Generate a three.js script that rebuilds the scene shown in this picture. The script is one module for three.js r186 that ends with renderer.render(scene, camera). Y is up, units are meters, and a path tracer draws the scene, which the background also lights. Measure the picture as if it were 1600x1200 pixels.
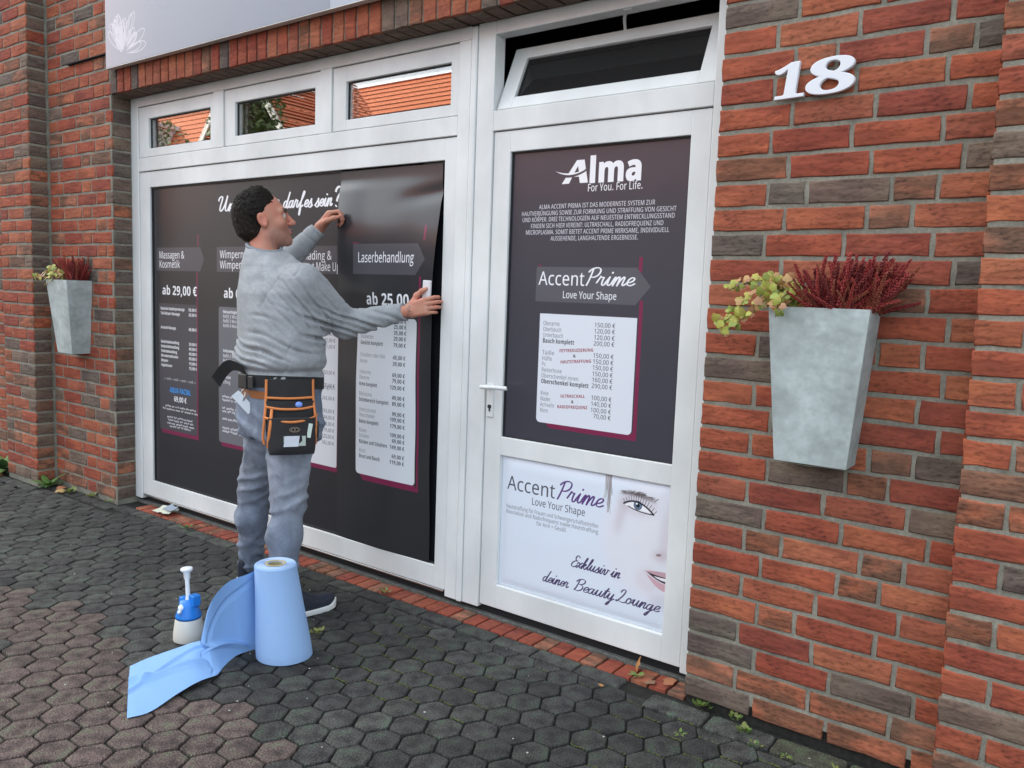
import * as THREE from 'three';
import { mergeGeometries, mergeVertices } from 'three/addons/utils/BufferGeometryUtils.js';
import { RoundedBoxGeometry } from 'three/addons/geometries/RoundedBoxGeometry.js';
import { TextGeometry } from 'three/addons/geometries/TextGeometry.js';
import { FontLoader } from 'three/addons/loaders/FontLoader.js';
import { ImprovedNoise } from 'three/addons/math/ImprovedNoise.js';

// ------------------------------------------------------------------ camera, sky, sun, exposure
const scene = new THREE.Scene();
const camera = new THREE.PerspectiveCamera(50.41, 4 / 3, 0.05, 400);
camera.position.set(0, 1.45, 2.815);
camera.rotation.order = 'YXZ';
camera.rotation.set(-0.1073, 0.63703, 0.03616);
camera.updateMatrixWorld(true); camera.updateProjectionMatrix();

const renderer = new THREE.WebGLRenderer({ antialias: true });
renderer.toneMapping = THREE.LinearToneMapping;
renderer.toneMappingExposure = 2.3;
renderer.shadowMap.enabled = true;

const SUN = new THREE.Vector3(-0.80, 0.50, -0.34).normalize();   // behind the building, to the left: the street front lies in open shade
{
  const W = 512, H = 256, d = new Float32Array(W * H * 4), n = new ImprovedNoise();
  for (let j = 0; j < H; j++) for (let i = 0; i < W; i++) {
    const ph = ((i + 0.5) / W - 0.5) * 2 * Math.PI, th = ((j + 0.5) / H - 0.5) * Math.PI;
    const x = Math.cos(ph) * Math.cos(th), y = Math.sin(th), z = Math.sin(ph) * Math.cos(th);
    const c = x * SUN.x + y * SUN.y + z * SUN.z, e = Math.max(0, y);
    const cl = 0.5 + 0.5 * n.noise(x * 2.2 / (e + 0.35), 3.1, z * 2.2 / (e + 0.35)) + 0.25 * n.noise(x * 5 / (e + 0.35), 7.7, z * 5 / (e + 0.35));
    const k = THREE.MathUtils.smoothstep(cl, 0.35, 0.95);
    const hz = Math.pow(1 - e, 3);
    const glow = 2.1 * Math.pow(Math.max(0, (c + 1) / 2), 5) + 2.0 * Math.pow(Math.max(0, c), 30);
    let r = 0.50 + 0.26 * hz, g = 0.635 + 0.20 * hz, b = 0.80 + 0.10 * hz;
    r += k * 0.42; g += k * 0.34; b += k * 0.20;
    r += glow * 1.0; g += glow * 0.94; b += glow * 0.83;
    if (y < 0) { r = g = b = 0.25; }
    const o = (j * W + i) * 4; d[o] = r; d[o + 1] = g; d[o + 2] = b; d[o + 3] = 1;
  }
  const t = new THREE.DataTexture(d, W, H, THREE.RGBAFormat, THREE.FloatType);
  t.mapping = THREE.EquirectangularReflectionMapping; t.magFilter = t.minFilter = THREE.LinearFilter; t.needsUpdate = true;
  scene.background = t; scene.environment = t;
}
const sun = new THREE.DirectionalLight(0xfff0dc, 3.6);
sun.position.copy(SUN).multiplyScalar(60); sun.castShadow = true;
sun.shadow.mapSize.set(2048, 2048);
Object.assign(sun.shadow.camera, { left: -45, right: 45, top: 45, bottom: -45, near: 1, far: 140 });
scene.add(sun);

// ------------------------------------------------------------------ helpers
let seed = 20240611;
const rnd = () => { seed |= 0; seed = (seed + 0x6D2B79F5) | 0; let t = Math.imul(seed ^ (seed >>> 15), 1 | seed); t = (t + Math.imul(t ^ (t >>> 7), 61 | t)) ^ t; return ((t ^ (t >>> 14)) >>> 0) / 4294967296; };
const rr = (a, b) => a + (b - a) * rnd();
const PN = new ImprovedNoise(), ns = (x, y, z) => PN.noise(x + 31.7, y + 11.3, z + 5.9);
const fbm = (x, y, z, o = 4) => { let s = 0, a = 0.5; for (let i = 0; i < o; i++) { s += a * ns(x, y, z); x *= 2.03; y *= 2.03; z *= 2.03; a *= 0.5; } return s; };
const clamp = THREE.MathUtils.clamp, sst = (x, a, b) => { const t = Math.min(1, Math.max(0, (x - a) / (b - a))); return t * t * (3 - 2 * t); }, lerp = THREE.MathUtils.lerp;
const V = (x, y, z) => new THREE.Vector3(x, y, z);
const col = (r, g, b) => new THREE.Color().setRGB(r, g, b);
const used = {};
function numbered(name) { const k = used[name] = (used[name] ?? -1) + 1; return k ? name + '_' + String(k).padStart(3, '0') : name; }
function tag(o, label, category, group, kind) {
  if (label) o.userData.label = label; if (category) o.userData.category = category;
  if (group) o.userData.group = group; if (kind) o.userData.kind = kind; return o;
}
function thing(name, label, category, p = [0, 0, 0], group) { const o = new THREE.Group(); o.name = numbered(name); o.position.set(...p); scene.add(o); return tag(o, label, category, group); }
function part(name, geo, mat, parent) { const m = new THREE.Mesh(geo, mat); m.name = numbered(name); m.castShadow = m.receiveShadow = true; parent.add(m); return m; }
function grp(name, parent) { const g = new THREE.Group(); g.name = numbered(name); parent.add(g); return g; }
const merge = (a) => mergeGeometries(a.map((g) => { const q = g.index ? g.toNonIndexed() : g; for (const k of Object.keys(q.attributes)) if (!['position', 'normal', 'uv'].includes(k)) q.deleteAttribute(k); return q; }));
// box given by its limits, rounded
function bx(x0, x1, y0, y1, z0, z1, r = 0.003) {
  const w = x1 - x0, h = y1 - y0, d = z1 - z0; r = Math.min(r, w * 0.45, h * 0.45, d * 0.45);
  const g = r > 0.0004 ? new RoundedBoxGeometry(w, h, d, 2, r) : new THREE.BoxGeometry(w, h, d);
  g.translate((x0 + x1) / 2, (y0 + y1) / 2, (z0 + z1) / 2); return uvBox(g);
}
function uvBox(g) {   // uv in metres by the main direction of the normal
  const p = g.attributes.position, n = g.attributes.normal, u = new Float32Array(p.count * 2);
  for (let i = 0; i < p.count; i++) {
    const ax = Math.abs(n.getX(i)), ay = Math.abs(n.getY(i)), az = Math.abs(n.getZ(i));
    if (az >= ax && az >= ay) { u[2 * i] = p.getX(i); u[2 * i + 1] = p.getY(i); } else if (ax >= ay) { u[2 * i] = p.getZ(i); u[2 * i + 1] = p.getY(i); } else { u[2 * i] = p.getX(i); u[2 * i + 1] = p.getZ(i); }
  }
  g.setAttribute('uv', new THREE.BufferAttribute(u, 2)); return g;
}
function tube(pts, r, seg = 16, rad = 8, closed = false) { return new THREE.TubeGeometry(new THREE.CatmullRomCurve3(pts.map((p) => V(...p)), closed), seg, r, rad, closed); }
function geoFrom(pos, idx, uv) { const g = new THREE.BufferGeometry(); g.setAttribute('position', new THREE.Float32BufferAttribute(pos, 3)); if (uv) g.setAttribute('uv', new THREE.Float32BufferAttribute(uv, 2)); g.setIndex(idx); g.computeVertexNormals(); return g; }
// grid surface with thickness-free sheet: f(u,v) -> [x,y,z]
function gridGeo(nu, nv, f, uvf) {
  const pos = [], uv = [], idx = [];
  for (let j = 0; j <= nv; j++) for (let i = 0; i <= nu; i++) { const u = i / nu, v = j / nv; pos.push(...f(u, v)); uv.push(...(uvf ? uvf(u, v) : [u, v])); }
  for (let j = 0; j < nv; j++) for (let i = 0; i < nu; i++) { const a = j * (nu + 1) + i, b = a + 1, c = a + nu + 1, d = c + 1; idx.push(a, b, d, a, d, c); }
  return geoFrom(pos, idx, uv);
}
// textures from a function (u,v in 0..1) -> [r,g,b] linear-ish sRGB bytes 0..255 or a grey
function dataTex(n, f, srgb, m = n) {
  const d = new Uint8Array(n * m * 4);
  for (let j = 0; j < m; j++) for (let i = 0; i < n; i++) { const c = f(i / n, j / m), o = (j * n + i) * 4; if (typeof c === 'number') d[o] = d[o + 1] = d[o + 2] = clamp(c, 0, 255); else { d[o] = clamp(c[0], 0, 255); d[o + 1] = clamp(c[1], 0, 255); d[o + 2] = clamp(c[2], 0, 255); } d[o + 3] = 255; }
  const t = new THREE.DataTexture(d, n, m); t.wrapS = t.wrapT = THREE.RepeatWrapping; t.magFilter = THREE.LinearFilter; t.minFilter = THREE.LinearMipmapLinearFilter; t.generateMipmaps = true; if (srgb) t.colorSpace = THREE.SRGBColorSpace; t.needsUpdate = true; return t;
}
const tile = (f) => (u, v) => { const a = sst(u, 0.8, 1), b = sst(v, 0.8, 1); const m = (x, y) => f(x, y); return lerp(lerp(m(u, v), m(u - 1, v), a), lerp(m(u, v - 1), m(u - 1, v - 1), a), b); };
const rep = (t, x, y = x) => { const c = t.clone(); c.repeat.set(x, y); c.needsUpdate = true; return c; };
const std = (o) => new THREE.MeshStandardMaterial({ roughness: 0.9, ...o });
const phys = (o) => new THREE.MeshPhysicalMaterial({ roughness: 0.5, ...o });

// grains
const T = {};
T.brickBump = dataTex(512, tile((u, v) => 128 + 150 * fbm(u * 10, v * 46, 1.2, 4) + 90 * fbm(u * 40, v * 60, 4.4, 3)));
const brickShade = tile((u, v) => fbm(u * 7, v * 22, 9.1, 4)), brickFleck = tile((u, v) => fbm(u * 60, v * 110, 2.5, 2)), brickBlot = tile((u, v) => fbm(u * 5, v * 8, 17.3, 3));
T.brickMap = dataTex(512, (u, v) => { const s = 212 + 62 * brickShade(u, v) - 150 * Math.max(0, brickFleck(u, v) - 0.08) + 46 * brickBlot(u, v) + 40 * Math.max(0, -brickFleck(u, v) - .1); return [s, s * (0.99 + .1 * brickBlot(u, v)), s * 0.98]; }, true);
T.mixMap = dataTex(512, (u, v) => { const b = sst(brickBlot(u, v) + 0.5 * brickShade(u, v), -0.12, 0.2), s = 1 + 0.4 * brickShade(u, v) - 0.6 * Math.max(0, brickFleck(u, v)); return [lerp(178, 226, b) * s, lerp(180, 205, b) * s, lerp(178, 196, b) * s]; }, true);
T.grain = dataTex(512, tile((u, v) => 165 + 120 * fbm(u * 60, v * 60, 3.3, 3) + 80 * fbm(u * 8, v * 8, 8.8, 3)), true);
T.mortar = dataTex(512, tile((u, v) => 214 + 46 * fbm(u * 50, v * 50, 13.3, 2) + 60 * fbm(u * 6, v * 6, 8.8, 3)), true);
T.grainBump = dataTex(512, tile((u, v) => 128 + 200 * fbm(u * 90, v * 90, 6.1, 3)));
const paveSpeck = tile((u, v) => fbm(u * 110, v * 110, 1.9, 2)), paveBlot = tile((u, v) => fbm(u * 9, v * 9, 5.2, 4));
T.paver = dataTex(1024, (u, v) => { const s = 150 + 150 * paveSpeck(u, v) + 120 * paveBlot(u, v) + (rnd() > 0.994 ? 60 : 0), m = sst(paveBlot(u, v), 0.05, 0.35); return [s * lerp(1, 0.86, m), s, s * lerp(1, 0.9, m)]; }, true);
T.paverBump = dataTex(512, tile((u, v) => 128 + 230 * fbm(u * 55, v * 55, 7.3, 3)));
T.knit = dataTex(512, tile((u, v) => 214 + 26 * fbm(u * 150, v * 90, 2.2, 2) + 40 * fbm(u * 12, v * 12, 4.1, 3)), true);
T.denim = dataTex(512, tile((u, v) => 200 + 34 * fbm(u * 140, v * 60, 8.2, 2) + 60 * fbm(u * 10, v * 7, 3.7, 3)), true);
T.zinc = dataTex(512, (u, v) => { const f = tile((a, b) => fbm(a * 7, b * 7, 2.9, 5)), g = f(u, v), h = Math.abs(fbm(u * 14, v * 14, 9.9, 3)); const s = 206 + 50 * g + 10 * sst(h, 0.12, 0.3) * sst(g, -0.05, 0.2) + 30 * tile((a, b) => fbm(a * 34, b * 34, 4.9, 3))(u, v); return [s * 0.96, s, s]; }, true);
T.zincBump = dataTex(512, tile((u, v) => 128 + 170 * fbm(u * 22, v * 22, 2.1, 4)));
T.upvc = dataTex(256, tile((u, v) => 238 + 26 * fbm(u * 5, v * 3, 1.7, 4)), true);

const M = {};
const brickMats = { R: [], M: [], D: [] };
for (const c of [[.46, .112, .056], [.43, .102, .053], [.48, .135, .066], [.36, .085, .052], [.43, .125, .070], [.40, .088, .048], [.50, .155, .080]]) brickMats.R.push(std({ color: col(...c), map: T.brickMap, bumpMap: T.brickBump, bumpScale: 0.006, roughness: 0.95 }));
for (const c of [[.40, .185, .115], [.34, .175, .115], [.44, .17, .095]]) brickMats.M.push(std({ color: col(...c), map: T.mixMap, bumpMap: T.brickBump, bumpScale: 0.006, roughness: 0.95 }));
for (const c of [[.20, .145, .115], [.17, .128, .108], [.24, .165, .125]]) brickMats.D.push(std({ color: col(...c), map: T.brickMap, bumpMap: T.brickBump, bumpScale: 0.007, roughness: 0.95 }));
M.mortar = std({ color: col(.33, .31, .25), map: rep(T.mortar, 2), bumpMap: rep(T.grainBump, 3), bumpScale: 0.0012, roughness: 1 });
M.upvc = phys({ color: col(.85, .86, .845), roughness: 0.36, map: T.upvc });
M.upvcDirty = phys({ color: col(.74, .74, .70), roughness: 0.5, map: T.upvc });
M.rubber = std({ color: col(.02, .02, .022), roughness: 0.6 });
M.steel = std({ color: col(.6, .6, .6), metalness: 1, roughness: 0.35 });
M.dark = std({ color: col(.012, .012, .013), roughness: 0.9 });
M.concrete = std({ color: col(.30, .30, .27), map: rep(T.grain, 3), bumpMap: rep(T.grainBump, 3), bumpScale: 0.002 });

// ------------------------------------------------------------------ ground and paving
{
  const g = new THREE.PlaneGeometry(300, 300); g.rotateX(-Math.PI / 2); g.translate(0, -0.03, 0);
  const uv = g.attributes.uv; for (let i = 0; i < uv.count; i++) uv.setXY(i, uv.getX(i) * 200, uv.getY(i) * 200);
  tag(part('ground', g, std({ color: col(.17, .165, .16), map: T.grain, roughness: 0.95 }), scene), null, null, null, 'structure');
}
const pavement = tag(grp('pavement', scene), null, null, null, 'structure');
const MOSS = std({ color: col(.050, .048, .036), map: rep(T.grain, 4), bumpMap: rep(T.grainBump, 6), bumpScale: 0.006, roughness: 1 });
{
  const g = new THREE.PlaneGeometry(13, 7, 60, 40); g.rotateX(-Math.PI / 2); g.translate(-4.5, -0.0125, 3.1);
  const p = g.attributes.position, uv = g.attributes.uv; for (let i = 0; i < p.count; i++) { p.setY(i, -0.0105 + 0.004 * ns(p.getX(i) * 5, 0, p.getZ(i) * 5)); uv.setXY(i, p.getX(i), p.getZ(i)); }
  g.computeVertexNormals(); part('joint_sand', g, MOSS, pavement);
}
const areaOf = (pts) => { const q = pts.map((p) => p.clone().project(camera)); let a = 0, inn = false; for (let i = 0; i < q.length; i++) { const b = q[(i + 1) % q.length]; a += q[i].x * b.y - b.x * q[i].y; if (Math.abs(q[i].x) < 1 && Math.abs(q[i].y) < 1 && q[i].z < 1) inn = true; } return inn ? Math.abs(a) / 2 : 0; };
// a flat stone: outline in x,z, top rounded and uneven
function stoneGeo(out, h, bev, bulge = 0.0006) {
  const n = out.length, pos = [], idx = [], uv = [], cx = out.reduce((s, p) => s + p[0], 0) / n, cz = out.reduce((s, p) => s + p[1], 0) / n;
  const ring = (k, y) => out.forEach(([x, z]) => { pos.push(cx + (x - cx) * k, y, cz + (z - cz) * k); uv.push(cx + (x - cx) * k, cz + (z - cz) * k); });
  const R = Math.max(...out.map(([x, z]) => Math.hypot(x - cx, z - cz)));
  pos.push(cx, bulge, cz); uv.push(cx, cz);
  ring(1 - 1.9 * bev / R, 0); ring(1 - bev / R, -bev * 0.35); ring(1, -bev * 1.3); ring(1, -h);
  for (let i = 0; i < n; i++) { const j = (i + 1) % n; idx.push(0, 1 + j, 1 + i); for (let r = 0; r < 3; r++) { const a = 1 + r * n + i, b = 1 + r * n + j, c = a + n, d = b + n; idx.push(a, b, d, a, d, c); } }
  const g = geoFrom(pos, idx, uv); return g;
}
const jitterUv = (g, du, dv) => { const u = g.attributes.uv; for (let i = 0; i < u.count; i++) u.setXY(i, u.getX(i) + du, u.getY(i) + dv); return g; };
function roundOutline(pts, r, jit) { const o = [], n = pts.length; for (let i = 0; i < n; i++) { const a = pts[(i + n - 1) % n], b = pts[i], c = pts[(i + 1) % n]; const la = Math.hypot(a[0] - b[0], a[1] - b[1]), lc = Math.hypot(c[0] - b[0], c[1] - b[1]); o.push([b[0] + (a[0] - b[0]) * r / la + rr(-jit, jit), b[1] + (a[1] - b[1]) * r / la + rr(-jit, jit)], [b[0] + (c[0] - b[0]) * r / lc + rr(-jit, jit), b[1] + (c[1] - b[1]) * r / lc + rr(-jit, jit)]); } return o; }
const paverMats = [], pinkMats = [];
for (let i = 0; i < 7; i++) { const k = [0.66, 0.82, 0.95, 1.08, 1.22, 1.42, 1.0][i], g = [1, 1.05, .97, 1.06, 1, 1.04, .96][i]; paverMats.push(std({ color: col(.140 * k, .131 * k * g, .122 * k), map: rep(T.paver, 2), bumpMap: rep(T.paverBump, 2.5), bumpScale: 0.005, roughness: 0.93 })); }
for (let i = 0; i < 5; i++) { const k = rr(0.85, 1.2); pinkMats.push(std({ color: col(.31 * k, .215 * k * rr(.97, 1.05), .19 * k), map: rep(T.paver, 2), bumpMap: rep(T.paverBump, 2.5), bumpScale: 0.005, roughness: 0.93 })); }
{
  const CX = 0.1035, PZ = 0.127, gap = 0.0058, hx = (w) => [[-CX * 2 / 3, 0], [-CX / 3, -PZ / 2], [CX / 3, -PZ / 2], [CX * 2 / 3, 0], [CX / 3, PZ / 2], [-CX / 3, PZ / 2]].map(([x, z]) => { const l = Math.hypot(x, z); return [x * (1 - w / l), z * (1 - w / l)]; });
  const variants = [], halves = [];
  for (let i = 0; i < 10; i++) variants.push(jitterUv(stoneGeo(roundOutline(hx(gap * 0.62), 0.005, 0.0018), 0.03, 0.0034), rr(0, 1), rr(0, 1)));
  for (let i = 0; i < 4; i++) halves.push(jitterUv(stoneGeo(roundOutline(hx(gap * 0.62).filter((p) => p[1] > -0.01).map((p) => [p[0], Math.max(p[1], 0.006)]).sort((a, b) => Math.atan2(a[1] - .02, a[0]) - Math.atan2(b[1] - .02, b[0])), 0.006, 0.001), 0.03, 0.004), rr(0, 1), rr(0, 1)));
  const list = [];
  for (let k = -60; k <= 12; k++) for (let j = -1; j < 40; j++) {
    const x = -1.493 + CX * k, odd = ((k % 2) + 2) % 2, z = 0.195 + PZ * j + (odd ? PZ / 2 : 0);
    if (z < 0.19 || z > 4.6 || x > 0.6) continue;
    if (x > -1.25 && z < 0.25) continue;
    const half = (!odd && j === 0 && x < -1.2 && x > -5.1) || (odd && z < 0.27 && (x > -1.25 || x < -5.0));
    if (x < -5.0 && z < 0.24 || x < -5.9 && z < 0.36) continue;
    const pts = hx(0).map(([a, b]) => V(x + a, 0, z + b));
    list.push({ x, z, half, a: areaOf(pts) * (half ? 0.5 : 1) });
  }
  list.sort((p, q) => q.a - p.a);
  const rest = new Map();
  list.forEach((s, i) => {
    const pinkEdge = 1.19 + 0.05 * Math.sin(s.x * 4) + (s.x > -2.4 ? (s.x + 2.4) * 0.3 : 0), pink = s.z > pinkEdge && s.x < -1.9 + 0.12 * Math.sin(s.z * 9);
    const mats = pink && rnd() > 0.03 ? pinkMats : paverMats, geo = s.half ? halves[Math.floor(rnd() * 4)] : variants[Math.floor(rnd() * 10)];
    const pos = V(s.x, rr(-0.0025, 0.0025), s.z + (s.half ? 0.006 : 0)), rot = new THREE.Euler(rr(-.012, .012), 0, rr(-.012, .012)), mat = mats === pinkMats ? mats[Math.floor(rnd() * mats.length)] : mats[Math.floor(clamp(3 + 5.5 * ns(s.x * 1.1, 3, s.z * 1.5) + rr(-2.2, 2.2), 0, 6.99))];
    if (i < 260) { const m = part('paver', geo, mat, pavement); m.position.copy(pos); m.rotation.copy(rot); }
    else { const g = geo.clone(); g.applyMatrix4(new THREE.Matrix4().makeRotationFromEuler(rot).setPosition(pos)); if (!rest.has(mat)) rest.set(mat, []); rest.get(mat).push(g); }
  });
  for (const [m, a] of rest) part('paver_field', mergeGeometries(a), m, pavement).userData.kind = 'stuff';
  // straight edge stones along the brick row, then along the right and left walls
  for (let k = -35; k <= 3; k += 2) {
    const x = -1.493 + CX * k + CX * 0, x0 = x - CX, x1 = x + CX; // joints on the odd columns
    const xc = -1.493 + CX * (k + 1);
    if (xc > -1.3 || xc < -5.05) continue;
    const m = part('edge_stone', jitterUv(stoneGeo(roundOutline([[xc - CX + .003, 0.114], [xc + CX - .003, 0.114], [xc + CX - .003, 0.196], [xc - CX + .003, 0.196]], 0.006, 0.001), 0.03, 0.004), rr(0, 1), rr(0, 1)), paverMats[Math.floor(rr(0, 7))], pavement);
    m.position.y = rr(0, 0.003);
  }
  for (let i = 0; i < 8; i++) { const x0 = -1.27 + i * 0.235, m = part('edge_stone', jitterUv(stoneGeo(roundOutline([[x0 + .004, 0.15], [x0 + .231, 0.15], [x0 + .231, 0.252], [x0 + .004, 0.252]], 0.008, 0.002), 0.03, 0.004), rr(0, 1), rr(0, 1)), i < 2 ? paverMats[5] : std({ color: col(.20, .20, .13), map: rep(T.paver, 2), bumpMap: rep(T.paverBump, 2.5), bumpScale: 0.005 }), pavement); m.position.y = rr(0, 0.004); }
  for (let i = 0; i < 4; i++) { const x0 = -5.98 + i * 0.22, m = part('edge_stone', jitterUv(stoneGeo(roundOutline([[x0 + .004, 0.15], [x0 + .216, 0.15], [x0 + .216, 0.235], [x0 + .004, 0.235]], 0.008, 0.002), 0.03, 0.004), rr(0, 1), rr(0, 1)), paverMats[i], pavement); m.position.y = 0; }
  for (let i = 0; i < 4; i++) { const x0 = -6.75 + i * 0.2, m = part('edge_stone', jitterUv(stoneGeo(roundOutline([[x0 + .004, 0.285], [x0 + .196, 0.285], [x0 + .196, 0.36], [x0 + .004, 0.36]], 0.008, 0.002), 0.03, 0.004), rr(0, 1), rr(0, 1)), paverMats[i + 2], pavement); }
  // red brick row in front of the threshold
  for (let i = 0; i < 50; i++) {
    const x0 = -5.0 + i * 0.0768; if (x0 > -1.16) break;
    const g = jitterUv(stoneGeo(roundOutline([[x0 + .004, -0.006], [x0 + .073, -0.006], [x0 + .073, 0.106], [x0 + .004, 0.106]], 0.004, 0.0012), 0.03, 0.003), rr(0, 1), rr(0, 1));
    const m = part('threshold_brick', g, rnd() > 0.3 ? brickMats.R[[1, 3, 4, 5, 5][Math.floor(rr(0, 5))]] : brickMats.M[Math.floor(rr(0, 3))], pavement); m.position.y = rr(0.001, 0.006);
  }
  part('threshold_strip', bx(-5.17, -1.16, -0.02, 0.010, -0.075, -0.012, 0.004), M.concrete, pavement);
}

// ------------------------------------------------------------------ the brick building
const house = thing('brick_building', 'red brick shop building with white framed window and door', 'building', [0, 0, 0]);
const J0 = 2.3546, CO = 0.0833;
const brickGeos = {};
function brickGeo(w, h, d) {
  const key = [w, h, d].map((v) => Math.round(v * 500)).join('_'), pool = brickGeos[key] ??= [];
  if (pool.length >= 6) return pool[Math.floor(rnd() * 6)];
  const e = 0.0022, o = [], nx = w > 0.15 ? 4 : w > 0.09 ? 3 : 2, ny = h > 0.15 ? 4 : 2;
  for (let i = 0; i < nx; i++) o.push([-w / 2 + w * i / nx, -h / 2]); for (let i = 0; i < ny; i++) o.push([w / 2, -h / 2 + h * i / ny]);
  for (let i = 0; i < nx; i++) o.push([w / 2 - w * i / nx, h / 2]); for (let i = 0; i < ny; i++) o.push([-w / 2, h / 2 - h * i / ny]);
  const q = o.map(([x, y]) => [x + rr(-e, e), y + rr(-e, e)]), n = q.length, pos = [], uv = [], idx = [], du = rr(0, 1), dv = rr(0, 1);
  const put = (x, y, z) => { pos.push(x, y, z); uv.push(x + du, y + dv + z); };
  put(rr(-.02, .02), 0, rr(0, 0.002));
  const ring = (ins, z) => q.forEach(([x, y]) => put(x - Math.sign(x) * Math.min(ins, Math.abs(x)), y - Math.sign(y) * Math.min(ins, Math.abs(y)), z + rr(-.0008, .0008)));
  ring(0.005, 0); ring(0.0012, -0.0022); ring(0, -d);
  for (let i = 0; i < n; i++) { const j = (i + 1) % n; idx.push(0, 1 + i, 1 + j); for (let r = 0; r < 2; r++) { const a = 1 + r * n + i, b = 1 + r * n + j, c = a + n, dd = b + n; idx.push(a, c, dd, a, dd, b); } }
  const g = geoFrom(pos, idx, uv); pool.push(g); return g;
}
const brickList = [];
function lay(parent, cx, cy, cz, w, h, d, kind, turn = 0) {   // face centre, facing +z turned about y
  const c = Math.cos(turn), s = Math.sin(turn), P = (a, b) => V(cx + a * c, cy + b, cz - a * s);
  brickList.push({ parent, p: V(cx, cy, cz), w, h, d, kind, turn, a: areaOf([P(-w / 2, -h / 2), P(w / 2, -h / 2), P(w / 2, h / 2), P(-w / 2, h / 2)]) });
}
const SZ = { S: 0.24, H: 0.115, T: 0.1775 }, JT = 0.012;
const pick = (r = 0.62, m = 0.82) => { const q = rnd(); return q < r ? 'R' : q < m ? 'M' : 'D'; };
// right wall: rows read from the top, colour + size, R red, M mixed, D dark
const rows = ['DS RS RS RS', 'RT RS RS RS', 'RS MH RS MH DS', 'RT RS RS RS', 'RS RS RS RS', 'RT RS RS RS', 'MS RS RS DS', 'RT DH DS MH RS', 'RS RS MH RS', 'DT RS RS RS', 'RS RS RS DS', 'RT RS MS RS', 'RS RS RS RS', 'RT DH RS RH RS', 'DS RS RS RS', 'RT RS RS RS', 'RS RS RS RS', 'RT RS RH MH DS', 'RS DS MH RS', 'RT RS RS DS', 'DS RS RS RS', 'RT MH RS MH RS', 'RS RS MH RS', 'RT RS RS RS', 'RS MH RS RS', 'DT RS RS RS', 'DS RS DS RS', 'MT MS MS MS', 'DS MS MS MS'];
const wallR = grp('wall', house), wallL = grp('wall', house), pilR = grp('pilaster', house), pilL = grp('pilaster', house), lintel = grp('lintel', house);
for (let i = -14; i < rows.length; i++) {
  const y = J0 - CO * (i - 0.5) - 0.0, cy = y - 0.0; // centre of course i
  let x = i < -9 ? 9 : -1.155; const toks = i >= 0 ? rows[i].split(' ') : [rnd() > .5 ? 'T' : 'S', 'S', rnd() > .6 ? 'H' : 'S', 'S', 'S'].map((s) => pick(.75, .9) + s);
  if (i < 0 && cy > 2.58) x = -1.15;
  for (let t = 0; t < 6 && x < -0.3; t++) { const k = toks[t] ?? 'RS', w = Math.min(SZ[k[1]], -0.27 - x); if (w > 0.03) lay(wallR, x + w / 2, cy + rr(-.001, .001), 0.131 + rr(-.0015, .0015), w, 0.071, 0.012, k[0]); x += w + JT; }
  if (i === 27) brickList.weep = cy;
  // right pilaster front
  let xp = -0.322; const pt = i < -9 ? [] : i % 2 ? ['S', 'H', 'H'] : ['H', 'S', 'H']; for (const s of pt) { const w = SZ[s]; lay(pilR, xp + w / 2, cy, 0.262 + rr(-.0015, .0015), w, 0.071, 0.012, i > 23 ? pick(.5, .8) : pick(.55, .85)); xp += w + JT; }
  // left bay between pilaster and window
  let xl = -6.014 + 0.006; const lt = i % 2 ? ['H', 'S', 'S', 'H', 'H'] : ['T', 'S', 'H', 'S', 'H'];
  if (cy < 2.6 || true) { const ord = lt; for (const s of ord) { const w = Math.min(SZ[s] * 1.0, -5.175 - xl); if (w > 0.035) lay(wallL, xl + w / 2, cy + rr(-.001, .001), 0.131 + rr(-.0015, .0015), w, 0.071, 0.012, i > 25 ? pick(.3, .7) : pick(.76, .90)); xl += w + JT; } }
  // reveal of the window opening and side of the left pilaster, both facing right
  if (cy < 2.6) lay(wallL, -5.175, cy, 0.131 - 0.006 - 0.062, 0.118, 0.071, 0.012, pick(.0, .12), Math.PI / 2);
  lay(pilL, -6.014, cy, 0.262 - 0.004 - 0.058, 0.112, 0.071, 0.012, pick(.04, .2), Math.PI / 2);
  // left pilaster front
  let xq = -6.49; for (const s of (i % 2 ? ['S', 'T'] : ['H', 'S', 'H'])) { let w = SZ[s]; if (xq + w > -6.02) w = -6.014 - xq - 0.001; if (i % 2 && s === 'T') w = -6.015 - xq; lay(pilL, xq + w / 2, cy + rr(-.001, .001), 0.262 + rr(-.0015, .0015), w, 0.071, 0.012, pick(.66, .86)); xq += w + JT; }
  // wall beyond the left pilaster
  let xf = -7.2; for (const s of (i % 2 ? ['S', 'S', 'H'] : ['H', 'S', 'S'])) { const w = SZ[s]; lay(wallL, xf + w / 2, cy, 0.131, w, 0.071, 0.012, pick(.6, .7)); xf += w + JT; }
}
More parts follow.
